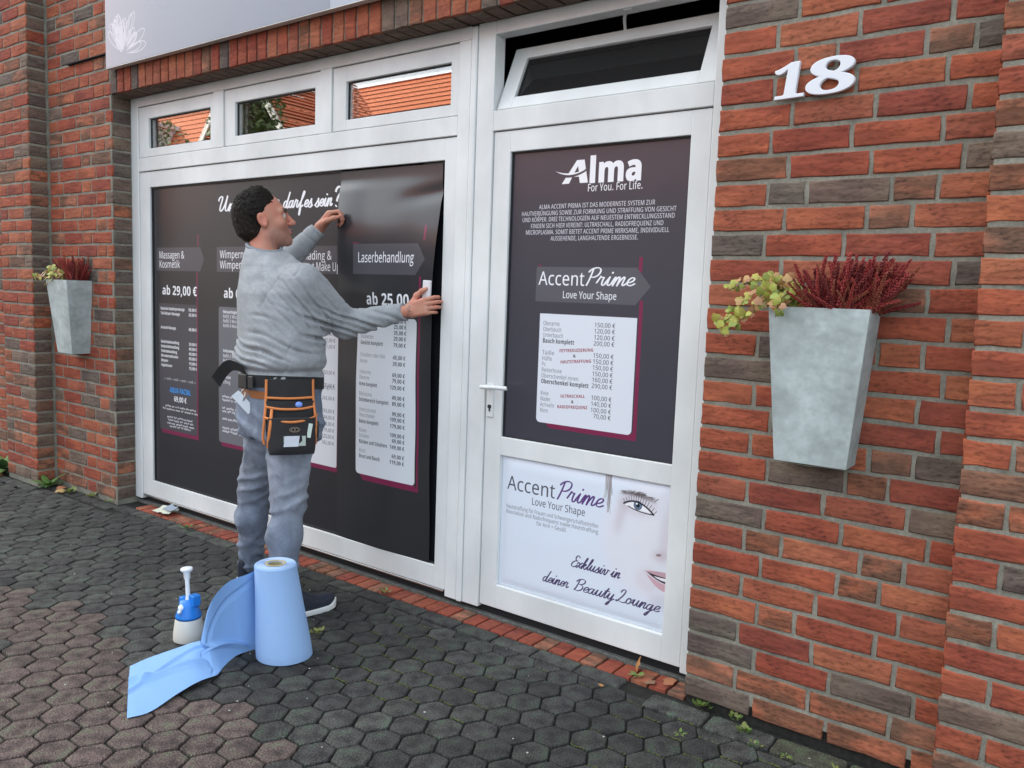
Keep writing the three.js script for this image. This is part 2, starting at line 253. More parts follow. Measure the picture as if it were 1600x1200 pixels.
// soldier course over window and door
for (let i = 0; i < 49; i++) { const x = -5.172 + 0.036 + i * 0.0825; if (x > -1.17) break; lay(lintel, x, 2.607 + 0.12, 0.135 + rr(-.001, .001), 0.0715, 0.24, 0.02, pick(.74, .86)); }
brickList.sort((a, b) => b.a - a.a);
{
  const rest = new Map();
  brickList.forEach((b, i) => {
    const g = brickGeo(b.w, b.h, b.d), mat = brickMats[b.kind][Math.floor(rnd() * brickMats[b.kind].length)];
    if (i < 300 && b.a > 0) { const m = part('brick', g, mat, b.parent); m.position.copy(b.p); m.rotation.y = b.turn; if (b.turn === 0 && rnd() > .5 && b.h < .1) m.rotation.z = Math.PI; }
    else { const q = g.clone(); q.rotateY(b.turn); q.translate(b.p.x, b.p.y, b.p.z); const k = b.parent.name + '|' + mat.uuid; if (!rest.has(k)) rest.set(k, { parent: b.parent, mat, a: [] }); rest.get(k).a.push(q); }
  });
  for (const r of rest.values()) part('brickwork', mergeGeometries(r.a), r.mat, r.parent).userData.kind = 'stuff';
}
// mortar bodies of walls
const MB = 0.0045;
part('mortar', bx(-1.15, 0.4, 0.062, 3.60, -0.12, 0.131 - MB, 0), M.mortar, wallR); part('footing', bx(-1.15, 0.4, -0.05, 0.062, -0.12, 0.116, 0), std({ color: col(.045, .042, .034), map: T.grain }), wallR);
part('mortar', bx(-0.315, 0.21, -0.05, 3.60, -0.12, 0.262 - MB, 0.002), M.mortar, pilR);
part('mortar', bx(-7.4, -5.175 - MB, -0.05, 2.604, -0.12, 0.131 - MB, 0), M.mortar, wallL);
part('mortar', bx(-7.4, -1.15, 2.846, 3.60, -0.12, 0.131 - MB, 0), M.mortar, wallL);
part('mortar', bx(-7.4, -5.175, 2.604, 2.846, -0.12, 0.130 - MB, 0), M.mortar, wallL);
part('mortar', bx(-6.486, -6.014 - MB, -0.05, 3.60, -0.10, 0.262 - MB, 0.002), M.mortar, pilL);
part('mortar', bx(-5.175, -1.15, 2.612, 2.846, -0.12, 0.131 - MB, 0), M.mortar, lintel);
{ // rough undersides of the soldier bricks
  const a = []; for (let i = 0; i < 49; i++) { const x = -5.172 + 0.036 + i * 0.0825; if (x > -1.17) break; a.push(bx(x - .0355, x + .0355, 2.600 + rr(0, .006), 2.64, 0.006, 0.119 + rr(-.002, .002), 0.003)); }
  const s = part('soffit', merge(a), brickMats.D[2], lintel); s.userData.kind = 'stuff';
}
// weep holes: dark open joints
part('weep_hole', bx(-1.155 + 0.1775 + 0.24 + 2 * JT - 0.0005, -1.155 + 0.1775 + 0.24 + 2 * JT + 0.0125, J0 - CO * 26.5 - 0.038, J0 - CO * 26.5 + 0.036, 0.1, 0.1265, 0), M.dark, wallR);
// house body above and behind: keeps the sun off the front
{
  const up = merge([bx(-26, 6, 3.60, 6.9, -8.0, 0.12, 0), bx(-26, -7.4, -0.05, 3.60, -8.0, 0.12, 0), bx(0.4, 6, -0.05, 3.60, -8.0, 0.12, 0)]);
  part('upper_wall', up, std({ color: col(.33, .12, .08), map: T.brickMap }), house);
  const inner = merge([bx(-7.4, -7.2, -0.05, 3.15, -8, -0.12, 0), bx(0.2, 0.4, -0.05, 3.15, -8, -0.12, 0), bx(-7.2, 0.2, -0.05, 3.15, -8, -7.8, 0), bx(-7.2, 0.2, -0.05, 0.0, -7.8, -0.12, 0), bx(-7.2, 0.2, 2.95, 3.15, -7.8, -0.12, 0)]);
  part('shop_interior', inner, std({ color: col(.10, .095, .09) }), house);
  const rf = new THREE.BufferGeometry(); const P = [[-26.3, 6.8, .5], [6.3, 6.8, .5], [6.3, 10, -4], [-26.3, 10, -4], [-26.3, 6.8, -8.4], [6.3, 6.8, -8.4]];
  part('roof', geoFrom(P.flat(), [0, 1, 2, 0, 2, 3, 3, 2, 5, 3, 5, 4, 0, 3, 4, 1, 5, 2, 0, 4, 5, 0, 5, 1]), std({ color: col(.35, .12, .06) }), house);
}

// ------------------------------------------------------------------ lettering
// cursive strokes on an x-height of 10 units
const CUR = {
  a: ['M8,8C6,10.5 1,9 1,4C1,0 4,-.5 6,3L8.5,9.5C7,4 7,.5 9,.5C10,.5 11,2 12,3', 11], d: ['M8,8C6,10.5 1,9 1,4C1,0 4,-.5 6,3L10.5,20M9.8,17C7.5,7 6.5,.5 9,.5C10,.5 11,2 12,3', 11],
  e: ['M1,4C5,4 8,6 7.5,8.5C7,10.5 2,9.5 1.5,4.5C1.2,.5 5,-.5 9,3', 8], s: ['M0,2C3,5 5,8 5.5,10.5C5,7 8,4.5 6.5,1.5C5.5,-.5 2,-.3 1.5,1.5M6.5,1L9,3', 8],
  i: ['M0,3L3.5,10C2.5,5 2,.5 4,.5C5,.5 6,2 7,3M4.8,14L5.2,15', 6.5], n: ['M0,3C1.5,6 2,9.5 3,9.8C4,9.8 2,3 1.8,.2C3,5 5.5,10 7.5,10C9,10 7,4 7.3,1.5C7.5,0 9.5,.8 11,3', 10.5],
  r: ['M0,3L3,10.5C3.2,9 5,9 6.5,9.3C5.5,6 5,.5 7,.5C8,.5 9,2 10,3', 9], f: ['M0,3C5,8 10,18 8.5,20C7,21.5 5.5,15 4.5,8C3.7,0 2.5,-8 3.5,-9C5,-9.5 5,-2 4.5,1C6,1 8,2 9,3', 8],
  u: ['M0,3L3,10C2,5 1.8,.5 4,.5C6,.5 8,6 9,10C8,5 7.8,.5 9.5,.5C10.5,.5 11.5,2 12.5,3', 11.5], v: ['M0,4C1,8 2.5,10.5 3.5,9.5C4.5,8 3,1 5,.4C7.5,0 9.5,7 8.5,10C9,8.5 10.5,8.5 12,9', 11],
  x: ['M0,7C2,11 4,10 5,5C6,0 8,-.5 10,3M9.5,10C6,9 3,1 .5,.2', 9], k: ['M0,3C4,8 8,18 6.5,20C5,21 3,8 1.8,.2C3,6 7,11 8,9.3C9,7 5,5.5 3.5,5.5C6,5 6,.3 8,.3C9,.3 10,2 11,3', 10],
  l: ['M0,3C5,9 8.5,18 7,20C5,21.5 2.5,6 3,2C3.3,0 5.5,.5 7,3', 6.5], t: ['M0,3L6,17C4,9 2.5,.5 4.5,.5C5.5,.5 6.5,2 7.5,3M1.5,11.5L8.5,12.2', 7],
  y: ['M0,3L3,10C2,5 1.8,.5 4,.5C6,.5 8,6 9,10C8,2 7,-8 4,-9C1.5,-9.5 3,-4 12,3', 11], g: ['M8,8C6,10.5 1,9 1,4C1,0 4,-.5 6,3L8.5,9.5C8,2 6,-8 3,-9C.5,-9 2,-4 12,3', 11],
  o: ['M6,9.5C2,10 .8,5 1.5,2.5C2.5,-1 7,0 7.5,5C7.8,8 6,10 4.5,9C6,7 9,8 11,9', 9.5], m: ['M0,3C1,6 2,9.5 3,9.8C4,9.8 2,3 1.8,.2C3,5 5,10 6.5,10C8,10 6.5,4 6.3,.2C7.5,5 10,10 11.5,10C13,10 11,4 11.3,1.5C11.5,0 13.5,.8 15,3', 14.5],
  U: ['M1,14C0,18 5,21 6,19C7,15 2,3 5,.8C8,-.5 12,10 13,20C12,10 11,.5 13.5,.5C15,.5 16,2 17,3', 16], W: ['M0,16C2,22 5,20 5,17L5,0L11,18L11,0C14,6 16,14 17,20', 17],
  E: ['M12,17C10,22 4,20 5,15C5.5,12 8,11 10,11.5C4,11 0,7 1,3C2,-1 9,-1 12,5', 11.5], B: ['M4,18C4,12 3,4 1,0M0,14C2,20 13,22 13,16C13,12 8,10.5 6,10.5C11,10.5 14,8 12,4C10,-1 3,-1 1,2', 14],
  L: ['M3,15C2,19 8,23 9,18C9.5,13 5,5 2,1C0,-1 -1,1.5 1,2C5,2.5 9,-2 15,2', 14], P: ['M4,19C3.5,12 2.5,5 1,0M0,15C3,21 13,22 12,15C11,10 6,8.5 3.5,9.5', 11],
  '?': ['M1,15C1,20 9,22 9,16C9,11 4.5,11 4.5,5.5M4,1L4.4,.2', 11], ' ': ['', 6],
};
function cursive(c, text, x, y, wid, hgt, thick, slant = 0.25, nib = 1) {   // x,y = left end of the baseline (canvas px), wid = length, hgt = px of an x-height
  let adv = 0; for (const ch of text) adv += CUR[ch][1];
  const sy = hgt / 10, sx = wid / (adv + 1);
  let a = 0;
  c.lineCap = 'round'; c.lineJoin = 'round';
  for (const ch of text) {
    for (let k = 0; k < 5; k++) {
      c.save(); c.translate(x + a * sx + (k - 2) * thick * 0.24 * nib, y + (k - 2) * thick * 0.10 * nib); c.transform(sx, 0, slant * sy, -sy, 0, 0); c.lineWidth = thick * 0.55 / Math.sqrt(sx * sy);
      c.stroke(new Path2D(CUR[ch][0])); c.restore();
    }
    a += CUR[ch][1];
  }
}
// a print of the given rectangle of the window plane, drawn in metres
function print(x0, x1, y0, y1, pxm, bg, draw) {
  const cv = document.createElement('canvas'); cv.width = Math.round((x1 - x0) * pxm); cv.height = Math.round((y1 - y0) * pxm);
  const c = cv.getContext('2d'); c.fillStyle = bg; c.fillRect(0, 0, cv.width, cv.height);
  const X = (x) => (x - x0) * pxm, Y = (y) => (y1 - y) * pxm, L = (v) => v * pxm;
  const k = {
    c, X, Y, L,
    rect(a, b, d, e, f) { c.fillStyle = f; c.fillRect(X(a), Y(e), L(b - a), L(e - d)); },
    poly(p, f) { c.fillStyle = f; c.beginPath(); p.forEach(([a, b], i) => (i ? c.lineTo(X(a), Y(b)) : c.moveTo(X(a), Y(b)))); c.closePath(); c.fill(); },
    rrect(a, b, d, e, r, f) { c.fillStyle = f; c.beginPath(); c.roundRect(X(a), Y(e), L(b - a), L(e - d), L(r)); c.fill(); },
    text(s, a, b, h, f, o = {}) {   // h = font size in metres; o.w = wanted width
      c.save(); c.fillStyle = f; c.font = `${o.bold ? 'bold ' : ''}${L(h)}px ${o.font ?? 'sans-serif'}`; c.textBaseline = 'alphabetic';
      const m = c.measureText(s).width, sx = o.w ? L(o.w) / m : o.sx ?? 1; let dx = 0; if (o.al === 'r') dx = -m * sx; if (o.al === 'c') dx = -m * sx / 2;
      c.translate(X(a) + dx, Y(b)); c.transform(sx, 0, 0, 1, 0, 0); if (o.thin) { c.strokeStyle = o.thin; } c.fillText(s, 0, 0); c.restore();
    },
    cur(s, a, b, w, h, th, f, sl, nib) { c.strokeStyle = f; cursive(c, s, X(a), Y(b), L(w), L(h), L(th), sl, nib); },
  };
  draw(k);
  const t = new THREE.CanvasTexture(cv); t.colorSpace = THREE.SRGBColorSpace; t.anisotropy = 8; return t;
}
const FILM = '#2d2d31', GREY = '#504e54', CRIM = '#7c2048', WH = '#f0eff2';
const hdrArrow = (k, x0, x1, xt, y0, y1, f = GREY) => k.poly([[x0, y0], [x1, y0], [xt, (y0 + y1) / 2], [x1, y1], [x0, y1]], f);
function thinWords(k, x, y, w, h, f, n, al) { let a = al === 'c' ? x - w / 2 : x; k.c.fillStyle = f; const end = a + w; while (a < end - h * .5) { const l = Math.min(rr(h * 1.2, h * 5), end - a); for (let q = a; q < a + l - h * .3; q += h * 0.62) { k.c.fillRect(k.X(q), k.Y(y + h * (rnd() > .75 ? 1 : .72)), k.L(h * .42), k.L(h * (rnd() > .5 ? .72 : .6))); } a += l + h * .6; } }
const film1 = print(-4.983, -3.2, 0.1656, 2.0474, 1050, FILM, (k) => {
  k.cur('Und?', -4.292, 1.878, 0.33, 0.044, 0.0085, WH, 0.22); k.cur('Was', -3.93, 1.878, 0.22, 0.044, 0.0085, WH, 0.22); k.cur('darf', -3.685, 1.877, 0.165, 0.042, 0.0078, WH, 0.22); k.cur('es sein', -3.512, 1.876, 0.225, 0.042, 0.0078, WH, 0.22); k.cur('?', -3.278, 1.873, 0.058, 0.05, 0.010, WH, 0.18);
  const cols = [[-4.944, GREY, '#4b494f'], [-4.294, GREY, '#6d6d73'], [-3.668, GREY, '#dfe1e6']];
  cols.forEach(([x, f, g], i) => {
    hdrArrow(k, x, x + .48, x + .52, 1.531, 1.675, f);
    k.rect(x + .452, x + .463, 1.68, 1.75, CRIM); k.rect(x + .44, x + .452, 0.50, 1.53, CRIM); k.poly([[x + .03, .523], [x + .448, .523], [x + .46, .495], [x + .05, .495]], CRIM);
    k.rrect(x + .018, x + .44, 0.518, 1.327, .014, g);
  });
  k.text('Massagen &', -4.917, 1.607, .062, WH, { w: .285 }); k.text('Kosmetik', -4.917, 1.55, .062, WH, { w: .235 });
  k.text('Wimpernextensions', -4.264, 1.61, .062, WH, { w: .50 }); k.text('WimpernLifting', -4.264, 1.55, .062, WH, { w: .40 });
  k.text('Microblading &', -3.66, 1.603, .062, WH, { w: .375 }); k.text('Permanent Make Up', -3.66, 1.545, .062, WH, { w: .44 });
  k.text('ab 29,00 €', -4.885, 1.382, .078, WH, { bold: 1, w: .385 }); k.text('ab 69,00 €', -4.228, 1.38, .078, WH, { bold: 1, w: .385 }); k.text('ab 99,00 €', -3.61, 1.38, .078, WH, { bold: 1, w: .36 });
  const l1 = [['Klassische Ganzkörpermassage', '59,00 €', 1.285], ['Teil-Körper Massage', '29,00 €', 1.255], ['Aromaöl-Massage', '49,00 €', 1.165], ['Gesichtsbehandlung', '39,00 €', 1.075], ['Intensivbehandlung', '49,00 €', 1.045], ['Tiefenbehandlung', '49,00 €', 1.015], ['Microdermabrasion', '59,00 €', .985], ['Wimpern', '19,00 €', .955], ['Augenbrauen', '15,00 €', .925]];
  for (const [a, b, y] of l1) { k.text(a, -4.905, y, .026, WH, { bold: 1, w: Math.min(.27, a.length * .0115) }); k.text(b, -4.505, y, .026, WH, { bold: 1, al: 'r' }); }
  k.text('— und — und — und — und —', -4.695, .842, .022, '#d8d6da', { al: 'c', w: .36 });
  k.text('AQUA FACIAL', -4.69, .765, .046, '#2b9bf0', { bold: 1, al: 'c', w: .235 }); k.text('69,00 €', -4.69, .71, .046, WH, { al: 'c', bold: 1, w: .14 });
  for (const [y, w] of [[.668, .34], [.648, .40], [.598, .30], [.578, .28], [.558, .30], [.54, .24]]) thinWords(k, -4.69, y, w, .014, '#d8d6da', 0, 'c');
  const L2 = [['Neuanlage 1:1', 1.29, 1], ['Refill 2 Wochen', 1.262], ['Refill 3 Wochen', 1.236], ['Refill 4 Wochen', 1.208], ['Volumen', 1.06, 1], ['Refill 2 Wochen', 1.03], ['Refill 3 Wochen', 1.002], ['Refill 4 Wochen', .974], ['Extras', .905, 1], ['Lifting', .875]];
  for (const [a, y, b] of L2) { k.text(a, -4.234, y, .026, '#e6e6ea', { bold: b }); k.text(`${60 + Math.floor(rr(0, 40))},00 €`, -3.87, y, .026, '#e6e6ea', { al: 'r' }); }
  k.text('Wimpern Volumen', -4.1, 1.13, .026, '#e6e6ea', { bold: 1 });
  for (const [y, w] of [[.79, .30], [.768, .33], [.72, .28], [.70, .25], [.655, .3], [.60, .32], [.58, .3]]) thinWords(k, -4.24, y, w, .016, '#dcdce0');
  for (let y = 1.28; y > .6; y -= .034) if (rnd() > .22) { thinWords(k, -3.64, y, rr(.1, .22), .017, '#6c6f78'); k.text(`${90 + Math.floor(rr(0, 200))},00 €`, -3.25, y, .026, '#4a4d57', { al: 'r' }); }
  k.text('möglich', -3.25, .93, .03, '#4a4d57', { al: 'r' });
  // swirl and small print at the foot
  k.c.strokeStyle = WH; k.c.lineWidth = k.L(.006); k.c.beginPath(); k.c.arc(k.X(-4.0), k.Y(.40), k.L(.035), 0.5, 5.6); k.c.moveTo(k.X(-4.02), k.Y(.37)); k.c.bezierCurveTo(k.X(-3.95), k.Y(.30), k.X(-3.93), k.Y(.44), k.X(-3.86), k.Y(.41)); k.c.bezierCurveTo(k.X(-3.80), k.Y(.38), k.X(-3.76), k.Y(.36), k.X(-3.66), k.Y(.39)); k.c.stroke();
  for (const [y, w] of [[.30, .18], [.275, .14], [.235, .2]]) thinWords(k, -3.74, y, w, .018, WH, 0, 'c');
});
const film2 = print(-3.21, -2.53, 0.1656, 2.0474, 1080, FILM, (k) => {
  hdrArrow(k, -3.09, -2.645, -2.59, 1.531, 1.677); k.rect(-2.613, -2.60, 1.69, 1.76, CRIM); k.rect(-2.617, -2.605, .50, 1.525, CRIM); k.rect(-3.095, -3.05, 1.679, 1.684, CRIM);
  k.text('Laserbehandlung', -3.058, 1.588, .068, WH, { w: .395 }); k.text('ab 25,00 €', -2.985, 1.383, .08, WH, { bold: 1, w: .37 });
  k.poly([[-3.03, .528], [-2.63, .528], [-2.605, .497], [-3.0, .497]], CRIM); k.rrect(-3.055, -2.628, .526, 1.325, .022, '#dfe2e8');
  const L3 = [['Oberlippe', 25, 1.30], ['Kinn', 25, 1.272], ['Wangen', 35, 1.244], ['Koteletten', 29, 1.216], ['Gesicht komplett', 79, 1.185, 1], ['Schultern oder Hals', 45, 1.125], ['Nacken', 39, 1.095], ['Unterarme', 69, 1.04], ['Oberarme', 79, 1.012], ['Arme komplett', 129, .98, 1], ['Bikinizone', 49, .93], ['Intimbereich komplett', 89, .90, 1], ['Unterschenkel', 99, .85], ['Oberschenkel', 109, .822], ['Beine komplett', 179, .79, 1], ['Rücken', 109, .745], ['Schulter', 69, .717], ['Rücken und Schultern', 149, .685, 1], ['Brust', 69, .64], ['Brust und Bauch', 119, .61, 1]];
  for (const [a, p, y, b] of L3) { k.text(a, -3.03, y, .027, b ? '#3a3c46' : '#8b8e97', { bold: b, w: a.length * (b ? .0104 : .0098) }); k.text(`${p},00 €`, -2.70, y, .027, '#3a3c46', { al: 'r', bold: 1 }); }
});
const doorPrint = print(-2.1405, -1.3197, .8337, 2.0564, 1100, '#3a3b45', (k) => {
  const c = k.c;
  c.save(); c.font = `bold ${k.L(.135)}px sans-serif`; c.fillStyle = WH; c.strokeStyle = WH; c.lineWidth = k.L(.006); c.translate(k.X(-1.762), k.Y(1.914)); const w = c.measureText('lma').width; c.scale(k.L(.246) / w, 1); c.fillText('lma', 0, 0); c.strokeText('lma', 0, 0); c.restore();
  k.poly([[-1.888, 1.914], [-1.818, 2.006], [-1.782, 2.006], [-1.762, 1.914], [-1.80, 1.914], [-1.806, 1.94], [-1.838, 1.94], [-1.852, 1.914]], WH); k.poly([[-1.806, 1.955], [-1.812, 1.982], [-1.829, 1.955]], '#3a3b45');
  c.fillStyle = '#3a3b45'; c.beginPath(); c.moveTo(k.X(-1.925), k.Y(1.972)); c.quadraticCurveTo(k.X(-1.85), k.Y(1.925), k.X(-1.765), k.Y(1.975)); c.lineTo(k.X(-1.775), k.Y(1.958)); c.quadraticCurveTo(k.X(-1.86), k.Y(1.92), k.X(-1.915), k.Y(1.955)); c.fill();
  c.fillStyle = WH; c.beginPath(); c.moveTo(k.X(-1.922), k.Y(1.968)); c.quadraticCurveTo(k.X(-1.85), k.Y(1.928), k.X(-1.768), k.Y(1.97)); c.quadraticCurveTo(k.X(-1.85), k.Y(1.942), k.X(-1.922), k.Y(1.968)); c.fill();
  k.text('For You. For Life.', -1.763, 1.878, .042, WH, { w: .25 });
  ['ALMA ACCENT PRIMA IST DAS MODERNSTE SYSTEM ZUR', 'HAUTVERJÜNGUNG SOWIE ZUR FORMUNG UND STRAFFUNG VON GESICHT', 'UND KÖRPER. DREI TECHNOLOGIEN AUF NEUESTEM ENTWICKLUNGSSTAND', 'FINDEN SICH HIER VEREINT: ULTRASCHALL, RADIOFREQUENZ UND', 'MICROPLASMA. SOMIT BIETET ACCENT PRIME WIRKSAME, INDIVIDUELL', 'AUSSEHENDE, LANGHALTENDE ERGEBNISSE.'].forEach((s, i) => k.text(s, -1.727, 1.817 - i * .0262, .024, '#d9d8dd', { al: 'c', w: [.54, .72, .71, .62, .67, .41][i] }));
  k.rect(-1.512, -1.497, 1.56, 1.618, CRIM); k.rect(-1.502, -1.486, .905, 1.45, CRIM); k.poly([[-1.93, .925], [-1.486, .925], [-1.486, .897], [-1.90, .899]], CRIM); k.rect(-1.985, -1.975, 1.577, 1.587, CRIM);
  hdrArrow(k, -1.997, -1.52, -1.457, 1.432, 1.577, '#57575e');
  k.text('Accent', -1.985, 1.502, .078, WH, { w: .228 }); k.cur('Prime', -1.752, 1.504, .222, .036, .0072, WH, .28, .5); k.text('Love Your Shape', -1.862, 1.449, .041, WH, { w: .258 });
  k.c.fillStyle = '#dfe2ea'; k.c.beginPath(); k.c.roundRect(k.X(-1.970), k.Y(1.382), k.L(.462), k.L(.464), [0, 0, k.L(.02), k.L(.02)]); k.c.fill();
  const L4 = [['Oberarme', '150,00 €', 0, 0], ['Oberbauch', '120,00 €', 1, 0], ['Unterbauch', '120,00 €', 2, 0], ['Bauch komplett', '200,00 €', 3, 1], ['Taille', '150,00 €', 5, 0], ['Hüfte', '150,00 €', 6, 0], ['Po', '150,00 €', 7, 0], ['Reiterhose', '150,00 €', 8, 0], ['Oberschenkel innen', '160,00 €', 9, 0], ['Oberschenkel komplett', '290,00 €', 10, 1], ['Knie', '100,00 €', 12, 0], ['Waden', '140,00 €', 13, 0], ['Achseln', '100,00 €', 14, 0], ['Kinn', '70,00 €', 15, 0]];
  for (const [a, p, i, b] of L4) { const y = 1.333 - i * .0247; k.text(a, -1.952, y, .0255, b ? '#33343c' : '#7d808a', { bold: b, w: a.length * (b ? .0113 : .0104) }); k.text(p, -1.604, y + .004, .0255, '#33343c', { al: 'r' }); }
  for (const [s, x, y, a] of [['FETTREDUZIERUNG', -1.782, 1.231, .09], ['&', -1.79, 1.208, 0], ['HAUTSTRAFFUNG', -1.782, 1.185, .1], ['ULTRASCHALL', -1.79, 1.04, .09], ['&', -1.79, 1.017, 0], ['RADIOFREQUENZ', -1.79, .994, .08]]) { c.save(); c.translate(k.X(x), k.Y(y)); c.rotate(-a); c.font = `bold ${k.L(.0182)}px sans-serif`; c.fillStyle = s === '&' ? '#333' : '#8c2a33'; c.textAlign = 'center'; c.fillText(s, 0, 0); c.restore(); }
});
const panelPrint = print(-2.135, -1.312, .162, .748, 1150, '#dfe6f1', (k) => {
  const c = k.c; let g;
  // print of a face at the right edge: eye, cheek, mouth
  g = c.createRadialGradient(k.X(-1.38), k.Y(.52), k.L(.05), k.X(-1.38), k.Y(.50), k.L(.28)); g.addColorStop(0, 'rgba(230,228,234,1)'); g.addColorStop(.7, 'rgba(228,227,235,.9)'); g.addColorStop(1, 'rgba(223,230,241,0)'); c.fillStyle = g; c.fillRect(k.X(-1.66), 0, k.L(.36), k.L(.6));
  c.save(); c.filter = `blur(${k.L(.012)}px)`; for (const [x, y, rx, ry, a, f] of [[-1.46, .648, .085, .045, 0, 'rgba(150,120,125,.16)'], [-1.33, .56, .02, .12, .1, 'rgba(160,130,135,.18)'], [-1.35, .465, .035, .02, 0, 'rgba(150,115,118,.22)'], [-1.40, .36, .05, .05, 0, 'rgba(190,150,155,.14)'], [-1.33, .28, .06, .03, 0, 'rgba(160,140,150,.16)'], [-1.53, .60, .02, .09, .2, 'rgba(170,150,155,.25)']]) { c.fillStyle = f; c.beginPath(); c.ellipse(k.X(x), k.Y(y), k.L(rx), k.L(ry), a, 0, 7); c.fill(); } c.filter = `blur(${k.L(.005)}px)`; c.fillStyle = 'rgba(62,50,50,.75)'; c.beginPath(); c.moveTo(k.X(-1.545), k.Y(.683)); c.quadraticCurveTo(k.X(-1.46), k.Y(.715), k.X(-1.375), k.Y(.668)); c.quadraticCurveTo(k.X(-1.46), k.Y(.690), k.X(-1.545), k.Y(.683)); c.fill(); c.restore();
  c.lineCap = 'round'; for (let i = 0; i < 26; i++) { c.strokeStyle = `rgba(${70 + rnd() * 60},${62 + rnd() * 50},${62 + rnd() * 50},${.1 + .25 * rnd()})`; c.lineWidth = k.L(.003); const x = -1.60 + rr(-.012, .016); c.beginPath(); c.moveTo(k.X(x), k.Y(.748)); c.quadraticCurveTo(k.X(x + .01), k.Y(.70), k.X(x + rr(-.004, .02)), k.Y(rr(.59, .69))); c.stroke(); }
  for (let i = 0; i < 50; i++) { const t = rnd(), x = -1.535 + .15 * t, y = .688 + .016 * Math.sin(t * 2.6) - .018 * t; c.strokeStyle = `rgba(60,48,46,${.25 + .35 * rnd()})`; c.lineWidth = k.L(.0022); c.beginPath(); c.moveTo(k.X(x), k.Y(y + rr(-.008, .006))); c.lineTo(k.X(x + .016), k.Y(y + rr(-.004, .01))); c.stroke(); }
  c.fillStyle = '#f3f1f4'; c.beginPath(); c.moveTo(k.X(-1.515), k.Y(.641)); c.quadraticCurveTo(k.X(-1.46), k.Y(.678), k.X(-1.40), k.Y(.627)); c.quadraticCurveTo(k.X(-1.46), k.Y(.625), k.X(-1.515), k.Y(.641)); c.fill();
  for (const [r, f] of [[.0185, '#3f4a5c'], [.0165, '#66788f'], [.008, '#11131a']]) { c.fillStyle = f; c.beginPath(); c.arc(k.X(-1.458), k.Y(.647), k.L(r), 0, 7); c.fill(); } c.fillStyle = '#fff'; c.beginPath(); c.arc(k.X(-1.463), k.Y(.653), k.L(.004), 0, 7); c.fill();
  c.strokeStyle = 'rgba(28,25,31,.9)'; c.lineWidth = k.L(.0065); c.beginPath(); c.moveTo(k.X(-1.52), k.Y(.645)); c.quadraticCurveTo(k.X(-1.46), k.Y(.686), k.X(-1.388), k.Y(.622)); c.stroke(); c.lineWidth = k.L(.004); c.beginPath(); c.moveTo(k.X(-1.50), k.Y(.637)); c.quadraticCurveTo(k.X(-1.45), k.Y(.618), k.X(-1.39), k.Y(.622)); c.stroke();
  c.lineWidth = k.L(.0018); for (let i = 0; i < 14; i++) { const t = i / 13, x = -1.515 + .125 * t, y = .648 + .045 * t * (1 - t) * 2.6 - .026 * t; c.beginPath(); c.moveTo(k.X(x), k.Y(y)); c.lineTo(k.X(x + (t - .35) * .022), k.Y(y + .015 + .006 * Math.sin(t * 3))); c.stroke(); }
  c.fillStyle = 'rgba(120,90,90,.7)'; c.beginPath(); c.ellipse(k.X(-1.358), k.Y(.468), k.L(.011), k.L(.005), -.2, 0, 7); c.fill();
  c.fillStyle = '#c9a3ab'; c.beginPath(); c.moveTo(k.X(-1.418), k.Y(.393)); c.quadraticCurveTo(k.X(-1.37), k.Y(.407), k.X(-1.312), k.Y(.402)); c.lineTo(k.X(-1.312), k.Y(.375)); c.quadraticCurveTo(k.X(-1.37), k.Y(.385), k.X(-1.418), k.Y(.393)); c.fill();
  c.fillStyle = '#3a2a33'; c.beginPath(); c.moveTo(k.X(-1.405), k.Y(.392)); c.quadraticCurveTo(k.X(-1.36), k.Y(.386), k.X(-1.312), k.Y(.382)); c.lineTo(k.X(-1.312), k.Y(.355)); c.quadraticCurveTo(k.X(-1.36), k.Y(.365), k.X(-1.405), k.Y(.392)); c.fill();
  c.fillStyle = '#f2eef0'; c.beginPath(); c.moveTo(k.X(-1.375), k.Y(.382)); c.lineTo(k.X(-1.312), k.Y(.379)); c.lineTo(k.X(-1.312), k.Y(.365)); c.quadraticCurveTo(k.X(-1.35), k.Y(.368), k.X(-1.375), k.Y(.382)); c.fill();
  c.fillStyle = '#d3a9b2'; c.beginPath(); c.moveTo(k.X(-1.41), k.Y(.388)); c.quadraticCurveTo(k.X(-1.36), k.Y(.36), k.X(-1.312), k.Y(.353)); c.lineTo(k.X(-1.312), k.Y(.322)); c.quadraticCurveTo(k.X(-1.365), k.Y(.33), k.X(-1.41), k.Y(.388)); c.fill();
  k.text('Accent', -2.098, .605, .085, '#4d4b55', { w: .252 }); k.cur('Prime', -1.838, .605, .222, .042, .0072, '#5a3a78', .28, .5); k.text('Love Your Shape', -1.965, .558, .043, '#46444e', { w: .27 });
  k.text('Hautstraffung für Frauen und Schwangerschaftsstreifen', -2.1, .520, .0235, '#7f8087', { w: .47 }); k.text('Nasolabial und Radiofrequenz sowie Hautstraffung', -2.1, .497, .0235, '#7f8087', { w: .47 }); k.text('für Arm + Gesäß', -1.86, .472, .0235, '#7f8087', { al: 'c', w: .15 });
  k.cur('Exklusiv in', -1.755, .333, .232, .0265, .0036, '#4a3d63', .38); k.cur('deiner', -1.895, .235, .132, .0265, .0036, '#4a3d63', .38); k.cur('Beauty', -1.735, .237, .19, .0275, .0036, '#4a3d63', .38); k.cur('Lounge', -1.535, .24, .19, .0275, .0036, '#4a3d63', .38);
});

